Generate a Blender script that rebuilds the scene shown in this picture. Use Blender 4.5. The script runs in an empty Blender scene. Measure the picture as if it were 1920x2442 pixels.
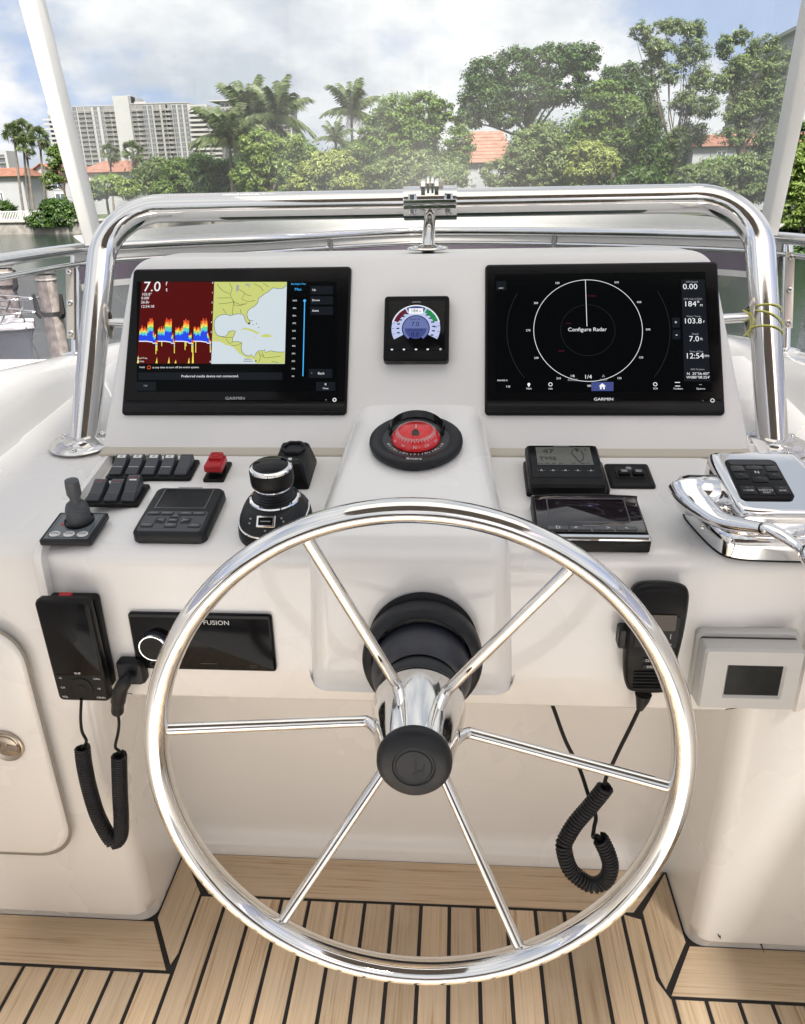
import bpy, bmesh, math, random
import numpy as np
from mathutils import Matrix, Vector
random.seed(7); rng = np.random.default_rng(7)
R = math.radians; PI = math.pi
scene = bpy.context.scene
COL = scene.collection

# ------------------------------------------------------------------ camera, world, sun, exposure
CAMP = np.array((.0671, -1.1621, 1.2371)); YAW, PITCH, ROLL, FPX = .0744, .3975, -.0199, 1843.6
def cam_axes():
    cy, sy, cp, sp, cr, sr = math.cos(YAW), math.sin(YAW), math.cos(PITCH), math.sin(PITCH), math.cos(ROLL), math.sin(ROLL)
    fwd = np.array((-sy, cy, 0)); right = np.array((cy, sy, 0)); up = np.array((0, 0, 1.))
    f2 = fwd*cp-up*sp; u2 = up*cp+fwd*sp
    return right*cr+u2*sr, u2*cr-right*sr, f2
AX = cam_axes()
cd = bpy.data.cameras.new('camera'); cam = bpy.data.objects.new('camera', cd); COL.objects.link(cam)
cd.sensor_fit = 'HORIZONTAL'; cd.sensor_width = 36; cd.lens = FPX/1920*36; cd.clip_start = .02; cd.clip_end = 6000
M = Matrix.Identity(4)
for i in range(3):
    M[i][0] = AX[0][i]; M[i][1] = AX[1][i]; M[i][2] = -AX[2][i]; M[i][3] = CAMP[i]
cam.matrix_world = M; scene.camera = cam

SUN_EL, SUN_AZ = R(57), R(165)          # azimuth from +Y towards +X
w = bpy.data.worlds.new('World'); scene.world = w; w.use_nodes = True
nt = w.node_tree; N = nt.nodes; Lk = nt.links
for n in list(N): N.remove(n)
def nd(t, **k):
    n = N.new(t)
    for a, b in k.items():
        if a.startswith('i_'):
            n.inputs[a[2:].replace('_', ' ')].default_value = b
        else: setattr(n, a, b)
    return n
out = nd('ShaderNodeOutputWorld'); bg = nd('ShaderNodeBackground'); bg.inputs['Strength'].default_value = .12
sky = nd('ShaderNodeTexSky', sky_type='NISHITA', sun_disc=False, sun_elevation=SUN_EL, sun_rotation=SUN_AZ, air_density=1.0, dust_density=1.6, ozone_density=1.0)
tc = nd('ShaderNodeTexCoord')
vm_ = nd('ShaderNodeVectorMath', operation='MULTIPLY_ADD'); Lk.new(tc.outputs['Generated'], vm_.inputs[0]); vm_.inputs[1].default_value = (1, 1, .6); vm_.inputs[2].default_value = (0, 0, .42)
vn_ = nd('ShaderNodeVectorMath', operation='NORMALIZE'); Lk.new(vm_.outputs[0], vn_.inputs[0]); Lk.new(vn_.outputs[0], sky.inputs[0])
sep = nd('ShaderNodeSeparateXYZ'); Lk.new(tc.outputs['Generated'], sep.inputs[0])
def mth(op, a, b=None, c=None):
    n = N.new('ShaderNodeMath'); n.operation = op
    for i, x in enumerate((a, b, c)):
        if x is None: continue
        if isinstance(x, (int, float)): n.inputs[i].default_value = x
        else: Lk.new(x, n.inputs[i])
    return n.outputs[0]
zc = mth('ADD', mth('MAXIMUM', sep.outputs[2], 0.0), .42)
cx = mth('DIVIDE', sep.outputs[0], zc); cyy = mth('DIVIDE', sep.outputs[1], zc)
comb = nd('ShaderNodeCombineXYZ'); Lk.new(cx, comb.inputs[0]); Lk.new(cyy, comb.inputs[1])
comb.inputs[2].default_value = 0.0
mp = nd('ShaderNodeMapping'); Lk.new(comb.outputs[0], mp.inputs[0]); mp.inputs['Location'].default_value = (1.3, 2.2, .4); mp.inputs['Rotation'].default_value = (0, 0, R(-15))
n1 = nd('ShaderNodeTexNoise'); Lk.new(mp.outputs[0], n1.inputs['Vector']); n1.inputs['Scale'].default_value = 1.15; n1.inputs['Detail'].default_value = 9; n1.inputs['Roughness'].default_value = .57; n1.inputs['Distortion'].default_value = .25
n2 = nd('ShaderNodeTexNoise'); Lk.new(mp.outputs[0], n2.inputs['Vector']); n2.inputs['Scale'].default_value = 2.6; n2.inputs['Detail'].default_value = 7; n2.inputs['Roughness'].default_value = .55
CLOUD_LO, CLOUD_HI = .40, .49
rm = nd('ShaderNodeMapRange', interpolation_type='SMOOTHSTEP'); Lk.new(n1.outputs[0], rm.inputs[0]); rm.inputs[1].default_value = CLOUD_LO; rm.inputs[2].default_value = CLOUD_HI; rm.inputs[3].default_value = .12
r2 = nd('ShaderNodeMapRange'); Lk.new(n2.outputs[0], r2.inputs[0]); r2.inputs[1].default_value = .38; r2.inputs[2].default_value = .58
cc = nd('ShaderNodeMix', data_type='RGBA'); Lk.new(r2.outputs[0], cc.inputs['Factor'])
cc.inputs['A'].default_value = (2.45, 2.65, 2.95, 1); cc.inputs['B'].default_value = (4.15, 4.15, 4.15, 1)
sk = nd('ShaderNodeMix', data_type='RGBA', blend_type='MULTIPLY'); sk.inputs['Factor'].default_value = 1; Lk.new(sky.outputs[0], sk.inputs['A']); sk.inputs['B'].default_value = (1.42, 1.18, 1.02, 1)
mx = nd('ShaderNodeMix', data_type='RGBA'); Lk.new(rm.outputs[0], mx.inputs['Factor']); Lk.new(sk.outputs['Result'], mx.inputs['A']); Lk.new(cc.outputs['Result'], mx.inputs['B'])
Lk.new(mx.outputs['Result'], bg.inputs['Color']); Lk.new(bg.outputs[0], out.inputs['Surface'])

sd = bpy.data.lights.new('sun', 'SUN'); sun = bpy.data.objects.new('sun', sd); COL.objects.link(sun)
sd.energy = 5.0; sd.angle = R(14); sd.color = (1, .96, .9)
sdir = Vector((math.sin(SUN_AZ)*math.cos(SUN_EL), math.cos(SUN_AZ)*math.cos(SUN_EL), math.sin(SUN_EL)))
sun.rotation_euler = sdir.to_track_quat('Z', 'Y').to_euler()
vs = scene.view_settings; vs.view_transform = 'Standard'; vs.look = 'None'; vs.gamma = 1; vs.use_curve_mapping = False; vs.exposure = 1.16
scene.cycles.max_bounces = 8; scene.cycles.transparent_max_bounces = 16; scene.cycles.glossy_bounces = 5; scene.cycles.caustics_reflective = False
scene.cycles.sample_clamp_indirect = 6

# ------------------------------------------------------------------ pixel rays onto real planes (photo pixels 1920 x 2442)
def ray(u, v): return AX[0]*((u-960)/FPX)-AX[1]*((v-1221)/FPX)+AX[2]
def on_plane(u, v, P, n):
    d = ray(u, v); t = ((np.array(P)-CAMP)@np.array(n))/(d@np.array(n)); return CAMP+t*d
def atY(u, v, Y): return on_plane(u, v, (0, Y, 0), (0, 1, 0))
def atZ(u, v, Z): return on_plane(u, v, (0, 0, Z), (0, 0, 1))

# ------------------------------------------------------------------ materials
MATS = {}
def pbr(name, col, rough=.4, metal=0., spec=.5, coat=0., emit=None, es=0., bump=None, var=None, speck=None, coatr=.05, rvar=None):
    if name in MATS: return MATS[name]
    m = bpy.data.materials.new(name); m.use_nodes = True; t = m.node_tree; b = t.nodes['Principled BSDF']
    b.inputs['Base Color'].default_value = (*col, 1); b.inputs['Roughness'].default_value = rough; b.inputs['Metallic'].default_value = metal
    b.inputs['Specular IOR Level'].default_value = spec; b.inputs['Coat Weight'].default_value = coat; b.inputs['Coat Roughness'].default_value = coatr
    if emit: b.inputs['Emission Color'].default_value = (*emit, 1); b.inputs['Emission Strength'].default_value = es
    tcn = t.nodes.new('ShaderNodeTexCoord')
    def noise(scale, det=4):
        n = t.nodes.new('ShaderNodeTexNoise'); n.inputs['Scale'].default_value = scale; n.inputs['Detail'].default_value = det
        t.links.new(tcn.outputs['Object'], n.inputs['Vector']); return n
    if var:      # (scale, colour multiplier lo, hi)
        n = noise(var[0]); mr = t.nodes.new('ShaderNodeMapRange'); mr.inputs[1].default_value = .3; mr.inputs[2].default_value = .7; mr.inputs[3].default_value = var[1]; mr.inputs[4].default_value = var[2]
        t.links.new(n.outputs[0], mr.inputs[0]); mm = t.nodes.new('ShaderNodeMix'); mm.data_type = 'RGBA'; mm.blend_type = 'MULTIPLY'; mm.inputs['Factor'].default_value = 1
        mm.inputs['A'].default_value = (*col, 1); t.links.new(mr.outputs[0], mm.inputs['B']); t.links.new(mm.outputs['Result'], b.inputs['Base Color'])
    if rvar:
        n = noise(rvar[0]); mr = t.nodes.new('ShaderNodeMapRange'); mr.inputs[1].default_value = .3; mr.inputs[2].default_value = .7; mr.inputs[3].default_value = rvar[1]; mr.inputs[4].default_value = rvar[2]
        t.links.new(n.outputs[0], mr.inputs[0]); t.links.new(mr.outputs[0], b.inputs['Roughness'])
    if bump:
        n = noise(bump[0], 3); bp = t.nodes.new('ShaderNodeBump'); bp.inputs['Strength'].default_value = bump[1]; bp.inputs['Distance'].default_value = bump[2] if len(bump) > 2 else .001
        t.links.new(n.outputs[0], bp.inputs['Height']); t.links.new(bp.outputs[0], b.inputs['Normal'])
    MATS[name] = m; return m
gel = pbr('white_gelcoat', (.825, .812, .79), .26, coat=.6, var=(2.2, .982, 1.012), bump=(60, .06, .002), rvar=(3, .25, .29))
gel_face = pbr('white_gelcoat_matt', (.79, .778, .757), .42, coat=.12, var=(5, .97, 1.02), bump=(420, .25, .0006))
chrome = pbr('polished_stainless', (.73, .72, .705), .07, 1., rvar=(30, .04, .11), bump=(9, .02, .002))
chrome2 = pbr('chrome_plate', (.70, .70, .71), .05, 1., rvar=(25, .03, .08))
steel = pbr('brushed_steel', (.62, .58, .53), .32, 1.)
blk = pbr('black_plastic', (.005, .005, .0055), .36, spec=.2, bump=(900, .15, .0003), rvar=(40, .32, .48))
blk2 = pbr('charcoal_plastic', (.014, .0155, .018), .42, spec=.25, bump=(900, .15, .0003), rvar=(40, .36, .5))
gloss = pbr('black_glass', (.004, .004, .005), .07, spec=.14, rvar=(18, .05, .13))
rub = pbr('black_rubber', (.007, .008, .011), .44, spec=.38, var=(30, .7, 1.4), rvar=(20, .36, .6))
grey_rub = pbr('grey_rubber', (.03, .033, .038), .6, spec=.3, var=(60, .85, 1.1))
red = pbr('red_plastic', (.42, .012, .018), .35)
white_p = pbr('white_print', (.72, .72, .72), .5)
dim_p = pbr('dim_print', (.22, .23, .24), .5)
silver_p = pbr('silver_grey_plastic', (.56, .56, .54), .38, rvar=(30, .33, .45), bump=(700, .1, .0003))
caulk = pbr('black_caulk', (.010, .009, .010), .62, bump=(200, .3, .0006))
white_al = pbr('white_painted_aluminium', (.68, .67, .645), .42, var=(8, .96, 1.02))
yellow = pbr('yellow_cord_fibre', (.80, .80, .22), .7)
plum = pbr('plum_vinyl', (.07, .022, .045), .5, bump=(200, .2, .001))
def scr(name, col, es=.55): return pbr('screen_'+name, tuple(x*.02 for x in col), .1, spec=.035, emit=col, es=es)
S_drk = scr('dark', (.0012, .0014, .0016), 1); S_pan = scr('panel', (.005, .006, .008), 1); S_wht = scr('white', (.75, .76, .78)); S_grey = scr('grey', (.3, .31, .33))
S_red = scr('deepred', (.075, .004, .004)); S_r = scr('red', (.6, .07, .02)); S_o = scr('orange', (.8, .32, .04)); S_y = scr('yellow', (.72, .66, .1)); S_g = scr('green', (.15, .55, .2)); S_c = scr('cyan', (.08, .5, .6)); S_b = scr('blue', (.02, .06, .68))
S_land = scr('land', (.48, .52, .16)); S_sea = scr('sea', (.52, .58, .62)); S_line = scr('line', (.05, .06, .03)); S_sky = scr('slider', (.06, .42, .85)); S_dim = scr('dimline', (.009, .010, .011), 1)
S_lil = scr('lilac', (.42, .47, .68)); S_nav = scr('navy', (.05, .065, .2)); S_ink = scr('ink', (.006, .008, .03), 1); S_maroon = scr('maroon', (.11, .015, .025)); S_grn = scr('darkgreen', (.02, .22, .06)); S_navd = scr('navydeep', (.028, .036, .11)); S_navm = scr('navymid', (.12, .15, .33))
lcd = pbr('lcd_grey', (.10, .10, .085), .25, coat=.3); lcd_ink = pbr('lcd_ink', (.012, .012, .012), .5)
def teak_mat():
    m = bpy.data.materials.new('teak'); m.use_nodes = True; t = m.node_tree; b = t.nodes['Principled BSDF']; L = t.links
    def n(ty): return t.nodes.new(ty)
    tcn = n('ShaderNodeTexCoord'); oi = n('ShaderNodeObjectInfo')
    ad = n('ShaderNodeVectorMath'); ad.operation = 'ADD'; sc_ = n('ShaderNodeVectorMath'); sc_.operation = 'SCALE'
    cmb = n('ShaderNodeCombineXYZ'); L.new(oi.outputs['Random'], cmb.inputs[0]); L.new(oi.outputs['Random'], cmb.inputs[1]); L.new(cmb.outputs[0], sc_.inputs[0]); sc_.inputs['Scale'].default_value = 37
    L.new(tcn.outputs['Object'], ad.inputs[0]); L.new(sc_.outputs[0], ad.inputs[1])
    m1 = n('ShaderNodeMapping'); m1.inputs['Scale'].default_value = (260, 5, 60); L.new(ad.outputs[0], m1.inputs[0])
    g = n('ShaderNodeTexNoise'); g.inputs['Scale'].default_value = 1; g.inputs['Detail'].default_value = 6; g.inputs['Roughness'].default_value = .62; g.inputs['Distortion'].default_value = .4; L.new(m1.outputs[0], g.inputs['Vector'])
    m2 = n('ShaderNodeMapping'); m2.inputs['Scale'].default_value = (60, 1.6, 10); L.new(ad.outputs[0], m2.inputs[0])
    g2 = n('ShaderNodeTexNoise'); g2.inputs['Scale'].default_value = 1; g2.inputs['Detail'].default_value = 3; L.new(m2.outputs[0], g2.inputs['Vector'])
    cr = n('ShaderNodeValToRGB'); e = cr.color_ramp.elements; e[0].position = .28; e[0].color = (.35, .225, .125, 1); e[1].position = .68; e[1].color = (.70, .545, .375, 1)
    k = cr.color_ramp.elements.new(.45); k.color = (.60, .45, .295, 1)
    mixf = n('ShaderNodeMath'); mixf.operation = 'MULTIPLY_ADD'; L.new(g2.outputs[0], mixf.inputs[0]); mixf.inputs[1].default_value = .35; L.new(g.outputs[0], mixf.inputs[2])
    sb = n('ShaderNodeMath'); sb.operation = 'SUBTRACT'; L.new(mixf.outputs[0], sb.inputs[0]); sb.inputs[1].default_value = .17; L.new(sb.outputs[0], cr.inputs[0])
    # per plank tone
    mr = n('ShaderNodeMapRange'); L.new(oi.outputs['Random'], mr.inputs[0]); mr.inputs[3].default_value = .70; mr.inputs[4].default_value = 1.10
    mm = n('ShaderNodeMix'); mm.data_type = 'RGBA'; mm.blend_type = 'MULTIPLY'; mm.inputs['Factor'].default_value = 1; L.new(cr.outputs[0], mm.inputs['A']); L.new(mr.outputs[0], mm.inputs['B'])
    # weathered grey / warm blotches
    b3 = n('ShaderNodeTexNoise'); b3.inputs['Scale'].default_value = 9; b3.inputs['Detail'].default_value = 3; L.new(ad.outputs[0], b3.inputs['Vector'])
    m3 = n('ShaderNodeMix'); m3.data_type = 'RGBA'; mr3 = n('ShaderNodeMapRange'); mr3.inputs[1].default_value = .42; mr3.inputs[2].default_value = .7; mr3.inputs[3].default_value = 0; mr3.inputs[4].default_value = .5; L.new(b3.outputs[0], mr3.inputs[0])
    L.new(mr3.outputs[0], m3.inputs['Factor']); L.new(mm.outputs['Result'], m3.inputs['A']); m3.inputs['B'].default_value = (.59, .485, .37, 1)
    L.new(m3.outputs['Result'], b.inputs['Base Color']); b.inputs['Roughness'].default_value = .62
    bp = n('ShaderNodeBump'); bp.inputs['Strength'].default_value = .35; bp.inputs['Distance'].default_value = .0008; L.new(g.outputs[0], bp.inputs['Height']); L.new(bp.outputs[0], b.inputs['Normal'])
    return m
teak = teak_mat()
def glass_mat(name, tint, dust=(.8, .8, .78), dustf=.06, refl=1.0, dscale=4., fmax=.10, glare=0.):
    m = bpy.data.materials.new(name); m.use_nodes = True; t = m.node_tree
    for x in list(t.nodes): t.nodes.remove(x)
    def n(ty): return t.nodes.new(ty)
    o = n('ShaderNodeOutputMaterial'); tr = n('ShaderNodeBsdfTransparent'); tr.inputs[0].default_value = (*tint, 1); gl = n('ShaderNodeBsdfGlossy'); gl.inputs['Roughness'].default_value = .03; gl.inputs['Color'].default_value = (refl, refl, refl, 1)
    fr = n('ShaderNodeFresnel'); fr.inputs[0].default_value = 1.4; mnf = n('ShaderNodeMath'); mnf.operation = 'MINIMUM'; t.links.new(fr.outputs[0], mnf.inputs[0]); mnf.inputs[1].default_value = fmax; mx1 = n('ShaderNodeMixShader'); t.links.new(mnf.outputs[0], mx1.inputs[0]); t.links.new(tr.outputs[0], mx1.inputs[1]); t.links.new(gl.outputs[0], mx1.inputs[2])
    df = n('ShaderNodeBsdfDiffuse'); df.inputs[0].default_value = (*dust, 1); mx2 = n('ShaderNodeMixShader')
    no = n('ShaderNodeTexNoise'); no.inputs['Scale'].default_value = dscale; no.inputs['Detail'].default_value = 5; tcn = n('ShaderNodeTexCoord'); t.links.new(tcn.outputs['Object'], no.inputs['Vector'])
    mr = n('ShaderNodeMapRange'); mr.inputs[1].default_value = .35; mr.inputs[2].default_value = .7; mr.inputs[3].default_value = dustf*.4; mr.inputs[4].default_value = dustf*1.5; t.links.new(no.outputs[0], mr.inputs[0])
    fac = mr.outputs[0]
    if glare:      # glare painted as a whitish veil, denser towards the lower edge of the sheet
        sp_ = n('ShaderNodeSeparateXYZ'); t.links.new(tcn.outputs['Object'], sp_.inputs[0]); mz = n('ShaderNodeMapRange'); mz.interpolation_type = 'SMOOTHSTEP'; mz.inputs[1].default_value = 1.54; mz.inputs[2].default_value = 1.22; mz.inputs[3].default_value = 0; mz.inputs[4].default_value = glare; t.links.new(sp_.outputs[2], mz.inputs[0])
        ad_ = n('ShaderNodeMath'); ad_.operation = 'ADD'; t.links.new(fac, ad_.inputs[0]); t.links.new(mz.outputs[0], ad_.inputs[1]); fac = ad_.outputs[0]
    t.links.new(fac, mx2.inputs[0]); t.links.new(mx1.outputs[0], mx2.inputs[1]); t.links.new(df.outputs[0], mx2.inputs[2]); t.links.new(mx2.outputs[0], o.inputs[0])
    return m
clear_vinyl = glass_mat('clear_vinyl', (.985, .99, .985), dustf=.022, refl=.7, glare=.055)
tinted = glass_mat('tinted_acrylic', (.87, .855, .875), dust=(.40, .385, .42), dustf=.10, dscale=20)
clearglass = glass_mat('clear_dome', (.97, .97, .97), dustf=.0, fmax=.5)

# ------------------------------------------------------------------ mesh builder
class MB:
    def __init__(s): s.v = []; s.f = []; s.m = []
    def add(s, vs, fs, mat=0, M=None):
        o = len(s.v)
        if M is not None: vs = [tuple(M @ Vector(p)) for p in vs]
        s.v.extend(tuple(map(float, p)) for p in vs); s.f.extend(tuple(i+o for i in f) for f in fs); s.m.extend([mat]*len(fs)); return s
    def loft(s, loops, c0=True, c1=True, mat=0, M=None, closed=True, ring=False):
        n = len(loops[0]); vs = [p for l in loops for p in l]; fs = []; k = len(loops)
        for a in range(k if ring else k-1):
            b = (a+1) % k
            for i in range(n if closed else n-1):
                j = (i+1) % n; fs.append((a*n+i, a*n+j, b*n+j, b*n+i))
        if c0 and not ring: fs.append(tuple(range(n-1, -1, -1)))
        if c1 and not ring: fs.append(tuple((k-1)*n+i for i in range(n)))
        return s.add(vs, fs, mat, M)
    def tube(s, path, r, n=12, closed=False, mat=0, M=None, caps=True):
        P = [Vector(p) for p in path]; k = len(P); rr = [float(x) for x in r] if isinstance(r, (list, tuple)) else [float(r)]*k
        loops = []; up = None
        for i in range(k):
            t = (P[(i+1) % k]-P[i-1]) if closed else (P[min(i+1, k-1)]-P[max(i-1, 0)])
            t.normalize()
            if up is None:
                up = Vector((0, 0, 1)) if abs(t.z) < .9 else Vector((1, 0, 0))
            up = (up-t*up.dot(t)).normalized(); sd_ = t.cross(up)
            loops.append([tuple(P[i]+rr[i]*(math.cos(2*PI*j/n)*up+math.sin(2*PI*j/n)*sd_)) for j in range(n)])
        return s.loft(loops, caps, caps, mat, M, True, closed)
    def lathe(s, prof, n=32, mat=0, M=None, c0=False, c1=False):
        return s.loft([[(r*math.cos(2*PI*j/n), r*math.sin(2*PI*j/n), z) for j in range(n)] for r, z in prof], c0, c1, mat, M)
    def slab(s, w, d, layers, r=.004, mat=0, M=None, x=0, y=0, seg=4):     # rounded plan, layers of (z, inset)
        return s.loft([rrect(w-2*i, d-2*i, max(r-i, .0004), z, x, y, seg) for z, i in layers], True, True, mat, M)
    def box(s, x0, x1, y0, y1, z0, z1, mat=0, M=None, b=0.):
        cx_, cy_ = (x0+x1)/2, (y0+y1)/2
        if b: return s.slab(x1-x0, y1-y0, [(z0, b), (z0+b, 0), (z1-b, 0), (z1, b)], b, mat, M, cx_, cy_, 1)
        vs = [(x, y, z) for z in (z0, z1) for x, y in ((x0, y0), (x1, y0), (x1, y1), (x0, y1))]
        return s.add(vs, [(3, 2, 1, 0), (4, 5, 6, 7), (0, 1, 5, 4), (1, 2, 6, 5), (2, 3, 7, 6), (3, 0, 4, 7)], mat, M)
    def poly(s, pts, mat=0, M=None): return s.add(pts, [tuple(range(len(pts)))], mat, M)
    def prism(s, pts2, z0, z1, mat=0, M=None): return s.loft([[(x, y, z0) for x, y in pts2], [(x, y, z1) for x, y in pts2]], True, True, mat, M)
    def rect(s, x0, x1, y0, y1, z, mat=0, M=None): return s.poly([(x0, y0, z), (x1, y0, z), (x1, y1, z), (x0, y1, z)], mat, M)
    def stroke(s, pts, wd, z, mat=0, M=None, closed=False):
        P = [Vector((p[0], p[1])) for p in pts]; k = len(P); l = []
        for i in range(k):
            t = (P[(i+1) % k]-P[i-1]) if closed else (P[min(i+1, k-1)]-P[max(i-1, 0)])
            t = t.normalized() if t.length else Vector((1, 0)); nn = Vector((-t.y, t.x))*wd/2
            l.append(((P[i]+nn).to_tuple(), (P[i]-nn).to_tuple()))
        vs = [(*p, z) for ab in l for p in ab]; fs = []
        for i in range(k if closed else k-1):
            j = (i+1) % k; fs.append((2*i, 2*i+1, 2*j+1, 2*j))
        return s.add(vs, fs, mat, M)
    def disc(s, x, y, r, z, mat=0, M=None, n=24, a0=0, a1=2*PI): return s.poly([(x+r*math.cos(a0+(a1-a0)*i/n), y+r*math.sin(a0+(a1-a0)*i/n), z) for i in range(n if a1-a0 > 6.28 else n+1)], mat, M)
    def text(s, txt, size, x, y, z, mat=0, M=None, al='CENTER', sx=1.0):
        vs, fs = text_geo(txt, al); return s.add([(x+p[0]*size*sx, y+p[1]*size, z) for p in vs], fs, mat, M)
    def build(s, name, mats, parent=None, ang=35, smooth=True):
        me = bpy.data.meshes.new(name); me.from_pydata(s.v, [], s.f)
        if not isinstance(mats, (list, tuple)): mats = [mats]
        for m in mats: me.materials.append(m)
        if len(mats) > 1: me.polygons.foreach_set('material_index', s.m)
        bm = bmesh.new(); bm.from_mesh(me); bmesh.ops.recalc_face_normals(bm, faces=[f for f in bm.faces if len(f.verts) >= 3]); bm.to_mesh(me); bm.free()
        if smooth:
            me.polygons.foreach_set('use_smooth', [True]*len(me.polygons)); me.set_sharp_from_angle(angle=R(ang))
        me.update()
        o = bpy.data.objects.new(name, me); COL.objects.link(o)
        if parent: o.parent = parent
        return o
def rrect(w, d, r, z, x=0, y=0, seg=4):
    r = min(r, w/2-1e-5, d/2-1e-5); p = []
    for cx_, cy_, a in ((w/2-r, d/2-r, 0), (-w/2+r, d/2-r, 90), (-w/2+r, -d/2+r, 180), (w/2-r, -d/2+r, 270)):
        for k in range(seg+1): t = R(a+90*k/seg); p.append((x+cx_+r*math.cos(t), y+cy_+r*math.sin(t), z))
    return p
_T = {}
def text_geo(txt, al):
    if (txt, al) not in _T:
        c = bpy.data.curves.new('t', 'FONT'); c.body = txt; c.size = 1; c.align_x = al; c.align_y = 'CENTER'; c.resolution_u = 3
        o = bpy.data.objects.new('t', c); me = o.to_mesh()
        _T[(txt, al)] = ([tuple(v.co) for v in me.vertices], [tuple(p.vertices) for p in me.polygons]); o.to_mesh_clear(); bpy.data.objects.remove(o); bpy.data.curves.remove(c)
    return _T[(txt, al)]
def tag(o, label=None, cat=None, group=None, kind=None):
    if label: o['label'] = label
    if cat: o['category'] = cat
    if group: o['group'] = group
    if kind: o['kind'] = kind
    return o
def thing(name, label, cat, Mx=None, group=None):
    o = bpy.data.objects.new(name, None); COL.objects.link(o); o.empty_display_size = .05
    if Mx is not None: o.matrix_world = Mx
    return tag(o, label, cat, group)
def copy_tree(o, parent=None):
    c = o.copy(); COL.objects.link(c); c.parent = parent
    for ch in list(o.children): copy_tree(ch, c)
    return c
def pts_bezier(P, per=8, closed=False):       # Catmull-Rom through points
    P = [Vector(p) for p in P]; k = len(P); o = []
    for i in range(k if closed else k-1):
        a, b, c, d = (P[i-1] if (closed or i) else P[0]*2-P[1]), P[i], P[(i+1) % k], (P[(i+2) % k] if (closed or i+2 < k) else P[-1]*2-P[-2])
        for j in range(per):
            t = j/per; o.append(.5*((2*b)+(c-a)*t+(2*a-5*b+4*c-d)*t*t+(3*b-a-3*c+d)*t**3))
    if not closed: o.append(P[-1])
    return o

# frames: dash, fascia, console front, binnacle top
def frame(P, ax, x=0, y=0, h=0, rz=0): return Matrix.Translation(P) @ Matrix.Rotation(ax, 4, 'X') @ Matrix.Translation((x, y, h)) @ Matrix.Rotation(R(rz), 4, 'Z')
def DASH(x, v, h=0, rz=0): return frame((0, -.24, .787), math.atan2(.053, .26), x, v, h, rz)
FA = 1.0058; FP = (0, .0569, .8961)
def FAS(x, t, h=0): return frame(FP, FA, x, t, h)
FY = -.24
def FRONT(x, z, h=0, rz=0): return frame((0, FY, 0), R(90), x, z, h, rz)
fas_n = np.array((0, -math.sin(FA), math.cos(FA))); fas_u = np.array((0, math.cos(FA), math.sin(FA)))
def fpx(u, v):
    P = on_plane(u, v, FP, fas_n); return float(P[0]), float((P-np.array(FP))@fas_u)

# ================================================================== LARGE STRUCTURE: water, land
def mat_water():
    m = bpy.data.materials.new('canal_water'); m.use_nodes = True; t = m.node_tree; b = t.nodes['Principled BSDF']
    b.inputs['Base Color'].default_value = (.016, .028, .022, 1); b.inputs['Roughness'].default_value = .08; b.inputs['IOR'].default_value = 1.33
    tcn = t.nodes.new('ShaderNodeTexCoord'); mpn = t.nodes.new('ShaderNodeMapping'); mpn.inputs['Scale'].default_value = (1, 1.6, 1); t.links.new(tcn.outputs['Object'], mpn.inputs[0])
    a = t.nodes.new('ShaderNodeTexNoise'); a.inputs['Scale'].default_value = 2.6; a.inputs['Detail'].default_value = 6; a.inputs['Roughness'].default_value = .6; t.links.new(mpn.outputs[0], a.inputs['Vector'])
    bp = t.nodes.new('ShaderNodeBump'); bp.inputs['Strength'].default_value = .28; bp.inputs['Distance'].default_value = .10; t.links.new(a.outputs[0], bp.inputs['Height']); t.links.new(bp.outputs[0], b.inputs['Normal'])
    return m
WZ = -3.2
o = MB().poly([(-900, -300, WZ), (900, -300, WZ), (900, 2500, WZ), (-900, 2500, WZ)]).build('water', mat_water(), smooth=False); tag(o, kind='structure')
SHY = 96.0          # far bank
GZ = -1.75
ground_m = pbr('ground_grass', (.05, .075, .02), .9, var=(.6, .6, 1.3))
o = MB().poly([(-900, SHY+.4, GZ), (14, SHY+.4, GZ), (40, 52, GZ), (900, 52, GZ), (900, 2500, GZ), (-900, 2500, GZ)]).build('ground', ground_m, smooth=False); tag(o, kind='structure')
conc = pbr('weathered_concrete', (.30, .28, .25), .85, var=(1.5, .6, 1.15))
sw = thing('seawall', 'low grey concrete seawall with a cap along the far bank of the canal', 'seawall', Matrix.Translation((0, SHY, WZ)))
MB().box(-160, 14, 0, .38, -.5, 1.35).build('wall', conc, sw, smooth=False)
MB().box(-160, 14, -.2, .6, 1.352, 1.6, b=.03).build('cap', pbr('pale_concrete', (.46, .43, .38), .8, var=(1, .75, 1.1)), sw, smooth=False)
pm = MB()
for i in range(26): x = -160+i*4.5; pm.box(x, x+.35, -.16, -.002, -.5, 1.34)
pm.build('buttress', conc, sw, smooth=False)['kind'] = 'stuff'
fe = thing('picket_fence', 'white metal fence standing on the far seawall at the left', 'fence', Matrix.Translation((-65, SHY+.7, GZ+.12)))
fm = pbr('white_fence_paint', (.75, .75, .74), .5)
for z in (.06, .98): MB().box(-30, 19, -.03, .03, z, z+.09).build('rail', fm, fe, smooth=False)
pb = MB().box(-.06, .06, -.06, .06, 0, 1.16).build('post', fm, fe, smooth=False)
pb.location = (-30, .0, 0)
for i in range(1, 21): c = pb.copy(); COL.objects.link(c); c.parent = fe; c.location = (-30+i*2.45, 0, 0)
pk = MB()
for i in range(240): pk.box(-30+i*.204, -30+i*.204+.07, -.012, .012, .16, .97)
pk.build('pickets', fm, fe, smooth=False)['kind'] = 'stuff'

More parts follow.
